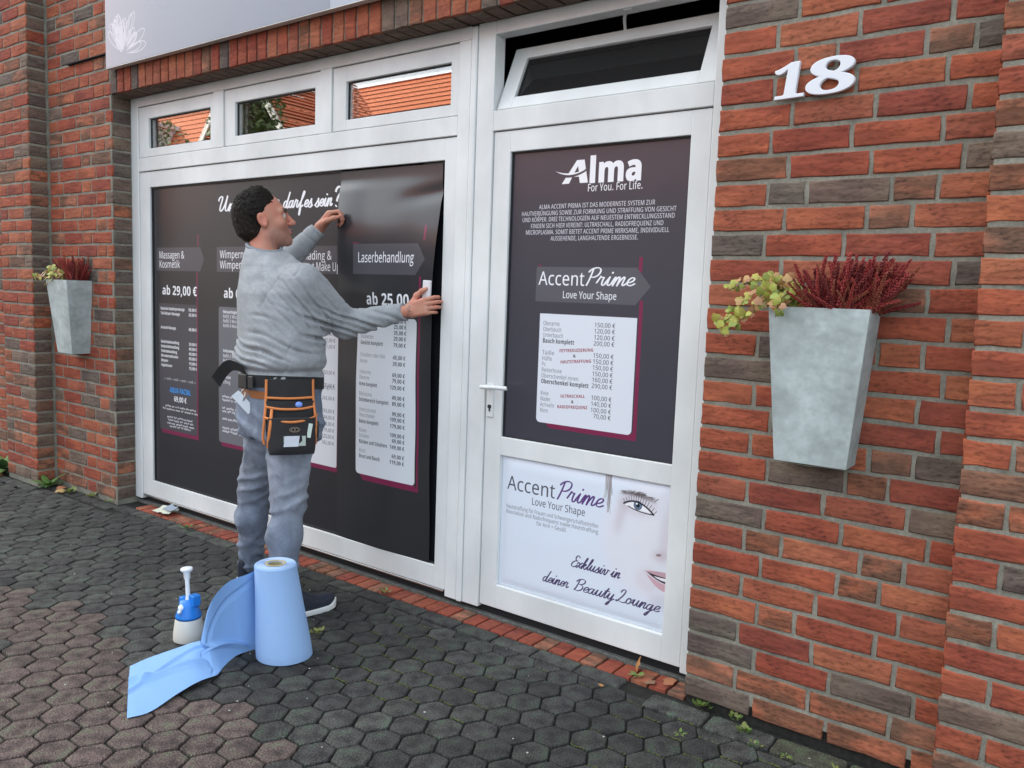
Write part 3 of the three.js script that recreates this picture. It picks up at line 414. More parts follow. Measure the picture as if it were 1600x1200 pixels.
// ------------------------------------------------------------------ shop window and door
const FZ = 0.0, SZF = -0.008;                    // frame face and sash face
function frameRect(x0, x1, y0, y1, gx0, gx1, gy0, gy1, zf, d) {   // four mitred-looking members round an opening
  return merge([bx(x0, gx0, y0, y1, zf - d, zf, .004), bx(gx1, x1, y0, y1, zf - d, zf, .004), bx(gx0 - .002, gx1 + .002, gy1, y1, zf - d + .001, zf - .0006, .004), bx(gx0 - .002, gx1 + .002, y0, gy0, zf - d + .001, zf - .0006, .004)]);
}
function gasket(gx0, gx1, gy0, gy1, z, w = 0.006) { return merge([bx(gx0 - .001, gx0 + w, gy0, gy1, z - .01, z, 0), bx(gx1 - w, gx1 + .001, gy0, gy1, z - .01, z, 0), bx(gx0 + w, gx1 - w, gy1 - w, gy1 + .001, z - .01, z, 0), bx(gx0 + w, gx1 - w, gy0 - .001, gy0 + w, z - .01, z, 0)]); }
const glassM = phys({ color: col(1, 1, 1), transmission: 1, thickness: 0, ior: 2.3, roughness: 0.0 });
const filmM = (t) => phys({ map: t, roughness: 0.34, ior: 1.5, clearcoat: 0.4, clearcoatRoughness: 0.12, side: THREE.DoubleSide });
function pane(x0, x1, y0, y1, z) { const g = new THREE.BoxGeometry(x1 - x0, y1 - y0, 0.004); g.translate((x0 + x1) / 2, (y0 + y1) / 2, z); return g; }
function sheetFlat(x0, x1, y0, y1, z, wob = 0) {
  return gridGeo(40, 40, (u, v) => [lerp(x0, x1, u), lerp(y0, y1, v), z + wob * (ns(u * 3, v * 3, x0) + .4 * ns(u * 9, v * 9, x0))]);
}
const win = grp('shop_window', house), door = grp('shop_door', house);
part('frame', merge([bx(-5.20, -5.100, 0.028, 2.606, -.07, FZ, .004), bx(-5.1, -2.366, 2.549, 2.606, -.07, FZ - .0004, .004), bx(-2.436, -2.366, 0.034, 2.549, -.07, FZ, .004), bx(-5.1, -2.436, 2.149, 2.233, -.07, FZ - .0004, .004), bx(-4.281, -4.187, 2.233, 2.549, -.07, FZ, .004), bx(-3.357, -3.272, 2.233, 2.549, -.07, FZ, .004)]), M.upvc, win);
part('coupling_strip', bx(-2.3635, -2.3305, 0.032, 2.60, -.06, 0.006, .008), M.upvc, win);
for (const [a, b, g0, g1] of [[-5.096, -4.285, -4.988, -4.324], [-4.183, -3.361, -4.086, -3.405], [-3.268, -2.440, -3.173, -2.487]]) {
  part('sash', frameRect(a, b, 2.237, 2.545, g0, g1, 2.2876, 2.470, SZF, .055), M.upvc, win);
  part('gasket', gasket(g0, g1, 2.2876, 2.470, SZF - .016), M.rubber, win);
  part('pane', pane(g0, g1, 2.2876, 2.470, SZF - .022), glassM, win); part('pane', pane(g0, g1, 2.2876, 2.470, SZF - .042), glassM, win);
}
part('sash', frameRect(-5.096, -2.440, 0.060, 2.145, -4.983, -2.511, .1656, 2.0474, SZF, .06), M.upvc, win);
part('gasket', gasket(-4.983, -2.511, .1656, 2.0474, SZF - .012, .009), M.rubber, win);
part('pane', pane(-4.983, -2.511, .1656, 2.0474, SZF - .024), phys({ color: col(.012, .013, .016), roughness: .06 }), win);
const wf = part('window_film', sheetFlat(-4.980, -3.2, .168, 2.045, SZF - .019, .0012), filmM(film1), win);
part('frame_backing', merge([bx(-5.19, -2.37, 0.03, 0.12, -.09, -.066, 0), bx(-2.34, -1.16, .03, .12, -.09, -.066, 0)]), M.dark, win);
part('threshold', bx(-5.17, -1.16, 0.008, 0.043, -.12, -.035, 0), M.dark, house);
part('drip_rail', bx(-5.09, -2.45, .050, .0585, -.03, -.004, .002), M.steel, win);
// door
part('frame', merge([bx(-2.3275, -2.234, 0.036, 2.606, -.07, FZ, .004), bx(-2.234, -1.15, 2.549, 2.606, -.07, FZ - .0004, .004), bx(-2.234, -1.236, 2.149, 2.234, -.07, FZ - .0004, .004), bx(-1.236, -1.15, 0.036, 2.549, -.07, FZ, .004)]), M.upvc, door);
part('door_leaf', merge([frameRect(-2.230, -1.240, 0.052, 2.145, -2.1405, -1.3197, .160, 2.0564, SZF, .06), bx(-2.142, -1.318, .751, .8337, -.065, SZF - .0008, .004)]), M.upvc, door);
part('gasket', gasket(-2.1405, -1.3197, .8337, 2.0564, SZF - .012, .006), M.rubber, door);
part('pane', pane(-2.1405, -1.3197, .8337, 2.0564, SZF - .024), phys({ color: col(.012, .013, .016), roughness: .06 }), door);
part('door_film', sheetFlat(-2.138, -1.322, .836, 2.054, SZF - .019, .0008), filmM(doorPrint), door);
part('lower_panel', gridGeo(30, 30, (u, v) => { const e = Math.min(u, 1 - u, v, 1 - v); return [lerp(-2.140, -1.312, u), lerp(.161, .750, v), SZF - .022 + .012 * sst(e, 0, .05) + .0008 * ns(u * 5, v * 5, 3)]; }), phys({ map: panelPrint, roughness: .35, clearcoat: .2 }), door);
part('lock_plate', merge([bx(-2.220, -2.184, .915, 1.062, SZF, SZF + .007, .006)]), M.upvc, door);
{
  const cyl = new THREE.CylinderGeometry(.009, .009, .006, 20); cyl.rotateX(Math.PI / 2); cyl.translate(-2.202, .962, SZF + .009); part('keyhole', merge([cyl, bx(-2.2055, -2.1985, .94, .96, SZF + .006, SZF + .0105, .001)]), M.rubber, door);
  part('handle', merge([tube([[-2.204, 1.052, SZF], [-2.204, 1.052, .045], [-2.197, 1.053, .055]], .0095, 10, 12), tube([[-2.212, 1.052, .054], [-2.19, 1.053, .058], [-2.14, 1.056, .058], [-2.085, 1.057, .054], [-2.074, 1.057, .05]], .0095, 20, 12)]), M.upvc, door);
}
{ // small light over the door, tilted inwards
  const mk = (geo) => { geo.translate(0, -2.238, .008); geo.rotateX(-24 * Math.PI / 180); geo.translate(0, 2.240, -.012); return geo; };
  const q = mk(merge([frameRect(-2.226, -1.240, 2.238, 2.545, -2.150, -1.310, 2.294, 2.490, SZF, .055)])); part('sash', q, M.upvc, door);
  part('gasket', mk(gasket(-2.150, -1.310, 2.294, 2.490, SZF - .014, .007)), M.rubber, door);
  const dg = phys({ color: col(.02, .02, .02), roughness: .04 }); part('pane', mk(pane(-2.150, -1.310, 2.294, 2.490, SZF - .020)), dg, door);
  part('stay_arm', merge([tube([[-1.61, 2.575, -.03], [-1.66, 2.55, -.08], [-1.69, 2.52, -.14]], .007, 8, 6), bx(-1.63, -1.59, 2.545, 2.575, -.06, -.01, .003)]), M.upvc, door);
}

// ------------------------------------------------------------------ signs, number, planters
{
  const t = print(-5.13, -3.08, 2.745, 3.33, 600, '#c9c8d6', (k) => {
    const c = k.c; const g = c.createLinearGradient(0, 0, k.L(2), 0); g.addColorStop(0, '#aaa1b0'); g.addColorStop(.3, '#979aaa'); g.addColorStop(1, '#9397a8'); c.fillStyle = g; c.fillRect(0, 0, c.canvas.width, c.canvas.height);
    c.strokeStyle = 'rgba(226,216,228,.9)'; c.lineWidth = k.L(.006);
    for (let i = 0; i < 34; i++) { const a = rr(0.0, 2.4), r0 = rr(.02, .10), r1 = r0 + rr(.06, .16), cx = -4.93, cy = 2.80; c.beginPath(); c.moveTo(k.X(cx + Math.cos(a - .14) * r0), k.Y(cy + Math.sin(a - .14) * r0)); c.quadraticCurveTo(k.X(cx + Math.cos(a - .2) * r1), k.Y(cy + Math.sin(a - .2) * r1), k.X(cx + Math.cos(a) * r1 * 1.12), k.Y(cy + Math.sin(a) * r1 * 1.12)); c.quadraticCurveTo(k.X(cx + Math.cos(a + .2) * r1), k.Y(cy + Math.sin(a + .2) * r1), k.X(cx + Math.cos(a + .14) * r0), k.Y(cy + Math.sin(a + .14) * r0)); c.stroke(); }
    c.strokeStyle = '#8f90a2'; c.lineWidth = k.L(.005); c.beginPath(); c.ellipse(k.X(-4.46), k.Y(3.10), k.L(.10), k.L(.115), .2, 0, 7); c.stroke();
  });
  const s = thing('shop_sign', 'pale lavender sign board with white flower outline above the shop window', 'sign');
  const face = gridGeo(1, 1, (u, v) => [lerp(-5.128, -3.08, u), lerp(2.747, 3.328, v), 0.1815]); part('printed_face', face, phys({ map: t, color: col(.72, .72, .72), roughness: .35, clearcoat: .15 }), s);
  part('board', bx(-5.13, -1.6, 2.745, 3.33, 0.150, 0.1805, .002), std({ color: col(.38, .40, .47), roughness: .4 }), s);
  part('edge_trim', bx(-5.132, -1.6, 2.741, 2.7445, 0.146, 0.183, .001), std({ color: col(.7, .68, .62), roughness: .4 }), s);
  part('mounting_bracket', merge([bx(-5.05, -5.0, 2.76, 3.2, .13, .149, .002), bx(-3.6, -3.55, 2.76, 3.2, .13, .149, .002), bx(-2.3, -2.25, 2.76, 3.2, .13, .149, .002)]), M.steel, s);
}
{
  const r = thing('wall_rail', 'thin dark metal strip fixed to brick beside the left end of the sign', 'rail'); part('strip', bx(-5.71, -5.14, 2.850, 2.857, .128, .150, .001), M.dark, r);
}
{
  const font = await new FontLoader().loadAsync('fonts/droid/droid_serif_bold.typeface.json');
  const t = thing('house_number', 'white raised house number 18 on the brick wall', 'house number', [0, 0, 0]);
  const wm = phys({ color: col(.76, .77, .81), roughness: .6 });
  for (const [ch, x, w] of [['1', -0.968, .105], ['8', -0.862, .148]]) {
    const g = new TextGeometry(ch, { font, size: .1, depth: .012, curveSegments: 14, bevelEnabled: true, bevelThickness: .002, bevelSize: .0018, bevelSegments: 2 });
    g.computeBoundingBox(); const b = g.boundingBox; g.translate(-b.min.x, -b.min.y, 0); g.scale(w / (b.max.x - b.min.x), .112 / (b.max.y - b.min.y), 1); const m = new THREE.Matrix4().set(1, .10, 0, -0.006, .03, 1, 0, 0, 0, 0, 1, 0, 0, 0, 0, 1); g.applyMatrix4(m); g.translate(x, 2.105, .141); uvBox(g);
    part('digit', g, wm, t);
  }
}
const zincM = phys({ color: col(.73, .75, .735), map: T.zinc, bumpMap: T.zincBump, bumpScale: .0016, roughness: .6, metalness: .1 });
function planterGeo(wt, wb, dt, db, h) {   // open tapered box, wall side at z=0, base at y=0
  const th = .008, P = (w, d, y, i) => [[-w / 2 + i, y, i], [w / 2 - i, y, i], [w / 2 - i, y, d - i], [-w / 2 + i, y, d - i]];
  const shape = (k, i) => P(lerp(wb, wt, k), lerp(db, dt, k), h * k, i);
  const quads = [], ring = (a, b) => { for (let i = 0; i < 4; i++) { const j = (i + 1) % 4; quads.push([a[i], a[j], b[j], b[i]]); } };
  ring(shape(1, 0), shape(0, 0)); ring(shape(1, th), shape(1, 0)); ring(shape(.08, th), shape(1, th)); const b = shape(0, 0); quads.push([b[3], b[2], b[1], b[0]].reverse());
  const s = P(lerp(wb, wt, .95), lerp(db, dt, .95), h * .95, th + .001); quads.push([s[3], s[2], s[1], s[0]]);
  const pos = [], idx = []; quads.forEach((q) => { const o = pos.length / 3; q.forEach((p) => pos.push(...p)); idx.push(o, o + 1, o + 2, o, o + 2, o + 3); });
  return uvBox(geoFrom(pos, idx).toNonIndexed().applyMatrix4(new THREE.Matrix4()));
}
function fixNormals(g) { g.computeVertexNormals(); return uvBox(g); }
const soilM = std({ color: col(.03, .022, .016), roughness: 1 });
const leafCols = [[.42, .44, .07], [.50, .46, .09], [.34, .40, .08], [.56, .34, .13], [.48, .24, .12], [.28, .34, .07]];
const leafMats = leafCols.map((c) => phys({ color: col(...c), roughness: .55, transmission: .25, thickness: 0, side: THREE.DoubleSide }));
const ivyLeafGeo = [0, 1, 2].map((q) => {   // five-lobed leaf, cupped, base at origin, pointing +y
  const o = []; const lob = [[0, 0], [-.3, -.10], [-.5, .1], [-.44, .30], [-.50, .5], [-.30, .64], [0, .92], [.30, .64], [.50, .5], [.44, .30], [.5, .1], [.3, -.10]];
  const pos = [0, .3, .06], idx = [], n = lob.length; lob.forEach(([x, y]) => pos.push(x * rr(.9, 1.1), y * rr(.93, 1.07), -.16 * (x * x) * 2 + rr(-.05, .05) - .1 * y * y)); for (let i = 0; i < n; i++) idx.push(0, 1 + i, 1 + (i + 1) % n); return geoFrom(pos, idx);
});
const heatherMats = [[.25, .026, .024], [.33, .045, .035], [.16, .018, .018], [.27, .07, .038]].map((c) => std({ color: col(...c), roughness: .8 }));
const spikeGeos = [0, 1, 2].map(() => {
  const bits = [tube([[0, 0, 0], [.006, .5, 0], [.0, 1, .01]], .006, 6, 4)];
  for (let i = 0; i < 60; i++) { const y = .12 + .88 * i / 60, a = i * 2.4, r = .028 * (1.25 - y * .75); const s = new THREE.OctahedronGeometry(.038 * rr(.7, 1.15) * (1.2 - .5 * y), 0); s.scale(.62, 1.15, .62); s.rotateZ(-Math.cos(a) * .6); s.translate(Math.cos(a) * r, y, Math.sin(a) * r); s.setAttribute('uv', new THREE.Float32BufferAttribute(new Float32Array(s.attributes.position.count * 2), 2)); bits.push(s); }
  return merge(bits);
});
function ivy(name, label, cx, y, cz, trails, n, size, group) {
  const t = thing(name, label, 'plant', [cx, y, cz], group), stem = [];
  trails.forEach((tr, q) => {
    const cur = new THREE.CatmullRomCurve3(tr.map((p) => V(...p))); stem.push(new THREE.TubeGeometry(cur, 14, .0018, 5));
    const k = n[q]; for (let i = 0; i < k; i++) {
      const p = cur.getPoint((i + .3) / k); p.x += rr(-.014, .014); p.y += rr(-.006, .022); p.z += rr(-.014, .018);
      const m = part('leaf', ivyLeafGeo[Math.floor(rnd() * 3)], leafMats[Math.floor(Math.pow(rnd(), 1.4) * 6)], t); m.position.copy(p); const s = size * rr(.65, 1.2); m.scale.set(s, s, s); m.rotation.set(rr(-.9, .5), rr(-.7, .7), rr(-2.6, 2.6), 'YXZ');
    }
  });
  part('stem', merge(stem), std({ color: col(.12, .10, .04) }), t); return t;
}
function heather(name, label, cx, y, cz, dirs, len, group) {
  const t = thing(name, label, 'plant', [cx, y, cz], group);
  dirs.forEach(([px, pz, lx, ly, lz, s]) => { const m = part('flower_spike', spikeGeos[Math.floor(rnd() * 3)], heatherMats[Math.floor(rnd() * 4)], t); m.position.set(px, 0, pz); const L = len * s; const wd = L * rr(.95, 1.35); m.scale.set(wd, L, wd); m.quaternion.setFromUnitVectors(V(0, 1, 0), V(lx, ly, lz).normalize()); m.rotateY(rr(0, 6)); });
  return t;
}
// right planter
{
  const g = fixNormals(planterGeo(.302, .222, .137, .106, .488)); const p = thing('wall_planter', 'tapered grey zinc planter on the brick wall right of the door', 'planter', [-.742, .960, .1315], 'zinc planters on the walls'); part('pot', g, zincM, p);
  part('hook', merge([bx(-.06, -.03, .40, .46, -.002, .004, .001), bx(.03, .06, .40, .46, -.002, .004, .001)]), M.steel, p);
  part('soil', bx(-.145, .145, .42, .45, .008, .128, .003), soilM, p);
  const tr = [[[-.02, .0, .07], [-.08, .06, .1], [-.14, .045, .13], [-.2, -.03, .15], [-.25, -.07, .16]], [[-.03, 0, .06], [-.1, .08, .08], [-.18, .075, .09], [-.24, .05, .1]], [[0, 0, .07], [-.05, .08, .11], [-.1, .06, .15], [-.13, -.02, .16]], [[.02, 0, .08], [-.02, .05, .13], [-.05, .02, .16], [-.06, -.03, .16]], [[-.04, 0, .08], [-.09, .03, .13], [-.13, -.01, .15], [-.19, -.06, .16], [-.23, -.1, .16]]];
  ivy('ivy_plant', 'yellow green ivy trailing over the left rim of the planter right of the door', -.80, 1.445, .135, tr, [42, 26, 34, 28, 36], .027, 'ivy in the planters');
  const d = []; for (let i = 0; i < 260; i++) { const a = rr(0, 1), up = Math.exp(-Math.pow((a - .62) / .3, 2)); d.push([rr(-.09, .10), rr(.0, .1), lerp(-.6, 1.15, a) + rr(-.2, .2), rr(.25, .6) + .5 * up, rr(-.05, .5), rr(.3, .85) + .3 * up]); }
  heather('heather_plant', 'dark red heather filling the planter right of the door', -.685, 1.435, .15, d, .175, 'heather in the planters');
}
{
  const g = fixNormals(planterGeo(.285, .20, .165, .118, .482)); const p = thing('wall_planter', 'tapered grey zinc planter on the brick wall left of the shop window', 'planter', [-5.592, .968, .1315], 'zinc planters on the walls'); part('pot', g, zincM, p);
  part('soil', bx(-.13, .13, .42, .45, .008, .15, .003), soilM, p);
  const tr = [[[0, 0, .08], [-.08, .05, .12], [-.15, .03, .16], [-.21, .02, .17], [-.27, .0, .17]], [[0, 0, .1], [-.05, .07, .15], [-.08, .03, .18], [-.1, -.04, .18]], [[.03, 0, .1], [0, .06, .16], [-.02, .0, .18]], [[.06, 0, .1], [.06, .05, .15], [.08, .01, .18]], [[-.02, 0, .08], [-.08, .08, .12], [-.12, .06, .15]]];
  ivy('ivy_plant', 'yellow green ivy over the front rim of the planter left of the shop window', -5.63, 1.44, .13, tr, [26, 22, 20, 16, 20], .029, 'ivy in the planters');
  const d = []; for (let i = 0; i < 90; i++) d.push([rr(-.08, .1), rr(.0, .08), rr(-.75, .75), rr(.5, 1.05), rr(-.1, .35), rr(.6, 1.05)]);
  heather('heather_plant', 'dark red heather in the planter left of the shop window', -5.575, 1.44, .15, d, .175, 'heather in the planters');
}

// ------------------------------------------------------------------ the film being put up
{
  const nx = 60, ny = 120, X0 = -3.213, Y0 = .1656, Y1 = 2.0474;
  const f = (u, v) => {
    const y = lerp(Y0, Y1, v);
    let xr = -2.530; xr = lerp(xr, -2.572, sst(y, 1.95, 1.45)); xr = lerp(xr, -2.562, sst(y, 1.3, .7)); xr = lerp(xr, -2.552, sst(y, .7, .2));
    const top = sst(y, 1.985, 1.94), hand = Math.exp(-Math.pow((y - 1.78) / .24, 2)) * Math.exp(-Math.pow(u / .22, 2));
    const bulge = .040 * Math.pow(sst(y, 2.02, 1.66), .9) * (1 - .70 * sst(y, 1.68, 1.25)) * (.75 + .35 * Math.sin(Math.PI * u)) * (1 - .8 * sst(y, .9, .5));
    const fold = -.010 * Math.exp(-Math.pow((y - 1.83 - .08 * u) / .035, 2)) * sst(u, .45, .95);
    const mid = .010 * Math.exp(-Math.pow((y - 1.46 + .05 * u) / .07, 2)) * Math.sin(Math.PI * clamp(u * 1.1, 0, 1));
    const edge = .012 * sst(u, .75, 1) * sst(y, 1.9, 1.5) * sst(y, .10, .5);
    const lower = .008 * sst(y, 1.3, .9) * Math.sin(Math.PI * u) + .004 * ns(u * 2.2, y * 3.1, 4) + .003 * ns(u * 4, y * 1.2, 9);
    const dz = bulge + fold + mid + edge + .026 * hand * top + top * lower + .003 * top; return [lerp(X0, xr, u) + .75 * (bulge + edge + .026 * hand * top), y, -.020 + dz];
  };
  const geo = gridGeo(nx, ny, f), t = thing('loose_film', 'dark printed film sheet with Laserbehandlung price list hanging loose over the window', 'film sheet');
  part('sheet', geo, phys({ map: film2, roughness: .34, ior: 1.5, clearcoat: .38, clearcoatRoughness: .14, side: THREE.DoubleSide }), t);
}

// ------------------------------------------------------------------ paper roll, sprayer
const paperM = phys({ color: col(.26, .46, .80), roughness: .9, side: THREE.DoubleSide, bumpMap: rep(T.grainBump, 6), bumpScale: .0012 });
{
  const t = thing('paper_roll', 'upright blue paper towel roll with a long sheet unrolled beside it on the paving', 'paper roll', [-2.545, 0, .83]);
  const pr = [[.027, .368], [.060, .370], [.078, .369], [.081, .364], [.083, .33], [.093, .2], [.104, .08], [.108, .03], [.109, .004], [.108, .002], [.02, .001]].map(([r, y]) => new THREE.Vector2(r, y));
  const g = new THREE.LatheGeometry(pr.reverse(), 64); const p = g.attributes.position; for (let i = 0; i < p.count; i++) { const y = p.getY(i), a = Math.atan2(p.getZ(i), p.getX(i)), k = 1 + .010 * ns(Math.cos(a) * 1.5, y * 7, Math.sin(a) * 1.5); p.setX(i, p.getX(i) * k - .10 * y); p.setZ(i, p.getZ(i) * k + .05 * y); } g.computeVertexNormals();
  part('roll', g, phys({ color: col(.32, .50, .80), roughness: .9, bumpMap: rep(T.grainBump, 6), bumpScale: .0012 }), t);
  const rings = []; for (let i = 0; i < 7; i++) { const q = new THREE.TorusGeometry(.046 + i * .0046, .0009, 4, 48); q.rotateX(Math.PI / 2); q.translate(-.037, .3705, .0185); rings.push(q); } part('paper_edge', merge(rings), std({ color: col(.55, .68, .88) }), t);
  const cg = new THREE.CylinderGeometry(.028, .028, .36, 32, 1, true); cg.translate(-.020, .19, .010); const ci = new THREE.RingGeometry(.031, .041, 32); ci.rotateX(-Math.PI / 2); ci.translate(-.037, .3716, .0185); const cin = new THREE.CylinderGeometry(.031, .031, .02, 32, 1, true); cin.translate(-.037, .362, .0185); const cb = new THREE.CircleGeometry(.032, 24); cb.rotateX(-Math.PI / 2); cb.translate(-.037, .352, .0185);
  part('core', merge([ci, cin, cb]), std({ color: col(.42, .36, .22), roughness: .9, side: THREE.DoubleSide }), t);
  // the unrolled sheet: upper edge and lower edge, lofted
  const A = new THREE.CatmullRomCurve3([[-2.665, .338, .85], [-2.64, .335, .93], [-2.655, .318, 1.015], [-2.668, .265, 1.07], [-2.695, .19, 1.082], [-2.745, .11, 1.045], [-2.772, .065, 1.025], [-2.812, .05, 1.07], [-2.845, .034, 1.145], [-2.868, .022, 1.225], [-2.876, .012, 1.285]].map((q) => V(...q)));
  const B = new THREE.CatmullRomCurve3([[-2.655, .006, .86], [-2.668, .004, .90], [-2.672, .004, .95], [-2.655, .003, 1.0], [-2.625, .004, 1.05], [-2.588, .008, 1.095], [-2.570, .012, 1.12], [-2.556, .022, 1.19], [-2.540, .018, 1.29], [-2.512, .008, 1.42], [-2.530, .008, 1.482]].map((q) => V(...q)));
  const s = gridGeo(150, 64, (u, v) => {
    const a = A.getPoint(u), b = B.getPoint(u), q = b.clone().lerp(a, v), m = Math.sin(Math.PI * v);
    const flat = sst(u, .5, .75), ed = sst(v, 0, .12) * sst(1 - v, 0, .12), out = V(-.55, 0, .85);
    q.addScaledVector(out, m * .035 * (1 - flat) * sst(u, .02, .25)); q.y += m * .022 * flat;
    // diagonal creases
    const cr = (c, w, h) => h * Math.max(0, 1 - Math.abs(c) / w);
    q.y += ed * (cr(v - .42 - .55 * (u - .8), .045, .017) * flat + cr(v - .75 + 1.2 * (u - .68), .05, .012) * flat + cr(v - .2 - .9 * (u - .62), .04, .009) * flat); q.addScaledVector(out, ed * (cr(v - .55 + 1.6 * (u - .30), .06, .030) * (1 - flat) * sst(u, .05, .2) - cr(v - .25 - 1.3 * (u - .28), .07, .032) * (1 - flat) * sst(u, .05, .2)));
    q.y += .0015 * ns(u * 12, v * 6, 2); q.y = Math.max(q.y, .004 + .001 * v);
    return [q.x + 2.545, q.y, q.z - .83];
  });
  part('unrolled_sheet', s, paperM, t);
}
{
  const t = thing('spray_bottle', 'white pump sprayer with blue head standing behind the blue paper sheet', 'sprayer', [-2.945, 0, 1.0]);
  const body = new THREE.LatheGeometry([[0, .003], [.056, .003], [.060, .01], [.059, .04], [.052, .09], [.042, .118], [.0, .12]].map((q) => new THREE.Vector2(...q)), 40);
  part('bottle', body, phys({ color: col(.66, .63, .57), roughness: .4 }), t);
  const bl = phys({ color: col(.012, .19, .62), roughness: .35 });
  part('head', merge([new THREE.LatheGeometry([[0, .098], [.050, .098], [.051, .108], [.044, .125], [.036, .15], [.030, .172], [.0, .174]].map((q) => new THREE.Vector2(...q)), 32), bx(.006, .044, .150, .196, -.030, .005, .006), bx(-.046, -.018, .13, .178, -.012, .016, .005)].map((q) => (q.index ? q.toNonIndexed() : q))), bl, t);
  const wh = phys({ color: col(.78, .80, .82), roughness: .35 });
  const noz = new THREE.CylinderGeometry(.006, .0105, .042, 16); noz.rotateX(1.1); noz.rotateY(.85); noz.translate(.012, .135, .046); const knob = new THREE.SphereGeometry(.013, 16, 12); knob.translate(.004, .148, .034);
  part('nozzle', merge([noz, knob]), wh, t);
  const rod = new THREE.LatheGeometry([[.0, .165], [.012, .166], [.0115, .18], [.009, .185], [.0085, .255], [.012, .262], [.0135, .285], [.0235, .293], [.0245, .300], [.021, .305], [.0, .306]].map((q) => new THREE.Vector2(...q)), 24); rod.rotateZ(.085); rod.translate(.014, 0, 0);
  part('pump_rod', rod, wh, t);
}

// ------------------------------------------------------------------ weeds, leaves, litter
const weedM = [[.10, .20, .03], [.14, .24, .04], [.20, .22, .05], [.06, .13, .04]].map((c) => phys({ color: col(...c), roughness: .6, transmission: .2, thickness: 0, side: THREE.DoubleSide }));
const bladeGeo = (() => { const pos = [], idx = []; for (let i = 0; i <= 5; i++) { const t = i / 5, w = .16 * Math.sin(Math.PI * Math.min(1, t * .9 + .1)) , y = t - .12 * t * t, z = .35 * t * t; pos.push(-w, y, z, 0, y, z - .03, w, y, z); if (i < 5) { const a = i * 3; idx.push(a, a + 1, a + 4, a, a + 4, a + 3, a + 1, a + 2, a + 5, a + 1, a + 5, a + 4); } } return geoFrom(pos, idx); })();
const roundLeaf = (() => { const pos = [0, .5, .05], idx = []; for (let i = 0; i < 10; i++) { const a = i / 10 * 6.283; pos.push(.42 * Math.sin(a), .5 - .5 * Math.cos(a), -.06 * Math.cos(a * 2)); } for (let i = 0; i < 10; i++) idx.push(0, 1 + i, 1 + (i + 1) % 10); return geoFrom(pos, idx); })();
function weed(label, x, z, y, n, s, mi, geo, group) {
  const t = thing('weed', label, 'weed', [x, y, z], group);
  for (let i = 0; i < n; i++) { const m = part('leaf', geo, weedM[(mi + (rnd() > .7 ? 1 : 0)) % 4], t); const q = s * rr(.55, 1.15), a = i * 2.4 + rr(-.4, .4), r = geo === roundLeaf ? rr(0, s * 1.1) : .004; m.scale.setScalar(q); m.position.set(Math.sin(a) * r, rr(.002, .012), Math.cos(a) * r); m.rotation.set(rr(.5, 1.25), a, 0, 'YXZ'); }
  return t;
}
weed('broad leaved green weed at the foot of the left pilaster', -5.93, .225, 0, 13, .13, 0, bladeGeo);
weed('small yellow green weed below the left planter', -5.66, .20, 0, 14, .035, 2, roundLeaf);
weed('low weed in the joint left of the window corner', -5.45, .155, 0, 16, .03, 2, roundLeaf);
weed('tiny weed at the corner of the window reveal', -5.24, .15, 0, 10, .024, 1, roundLeaf);
weed('leafy green plant beside the far left pilaster', -6.62, .24, 0, 26, .20, 3, bladeGeo);
weed('tall green plant beyond the far left pilaster', -7.05, .36, 0, 30, .26, 0, bladeGeo);
weed('largest clover like weed at the wall foot right of the door', -1.08, .135, .002, 22, .022, 1, roundLeaf);
weed('small weed on the edge stone right of the door', -.955, .142, .004, 12, .018, 1, roundLeaf);
weed('spreading weed at the mossy stone below the planter', -.90, .195, .002, 20, .020, 1, roundLeaf);
weed('lone bright green weed standing in a paver joint', -1.06, .36, 0, 6, .030, 1, bladeGeo);
weed('pale weed in the joint below the planter', -.84, .26, 0, 12, .017, 2, roundLeaf);
weed('green weed in front of the mossy stone below the planter', -.737, .265, 0, 7, .026, 1, bladeGeo);
weed('weed at the bottom edge near the right pilaster', -.585, .25, .003, 8, .024, 1, bladeGeo);
weed('weed growing beside the door corner on the brick row', -1.365, .085, .004, 8, .042, 1, bladeGeo);
weed('yellowish weed between pavers right of the blue roll', -2.60, .62, 0, 14, .022, 2, roundLeaf);
weed('moss green sprout between brick row and edge stone', -2.72, .10, .003, 12, .02, 2, roundLeaf);
weed('small green sprout by the window left of the man', -4.35, .13, 0, 9, .028, 1, roundLeaf);
{ // moss and grit in the joints
  const a = [], b = [], mg = (r, l) => { const s = new THREE.IcosahedronGeometry(r, 0); s.scale(1, .5, 1); return s; };
  for (let i = 0; i < 2600; i++) { const x = rr(-3.2, -.5), k = Math.round((x + 1.493) / .1035), odd = ((k % 2) + 2) % 2, z0 = .195 + .127 * Math.floor(rr(0, 5)) + (odd ? .0635 : 0) + .0635; if (z0 < .2 || ns(x * 2.4, 0, z0 * 2.4) < -.02) continue; const s = mg(rr(.0014, .0042)); s.translate(-1.493 + k * .1035 + rr(-.034, .034), -.001, z0 + rr(-.003, .003)); a.push(s); }
  const m = part('moss', merge(a), std({ color: col(.075, .095, .022), roughness: 1 }), pavement); m.userData.kind = 'stuff';
  for (let i = 0; i < 50; i++) { const s = mg(rr(.0018, .0045)); s.translate(rr(-5, -.6), .003, rr(.15, 1.7)); b.push(s); } part('grit', merge(b), std({ color: col(.5, .48, .44) }), pavement).userData.kind = 'stuff';
}
const dryM = [[.42, .19, .06], [.34, .13, .06], [.38, .25, .10], [.22, .12, .07]].map((c) => std({ color: col(...c), roughness: .8, side: THREE.DoubleSide }));
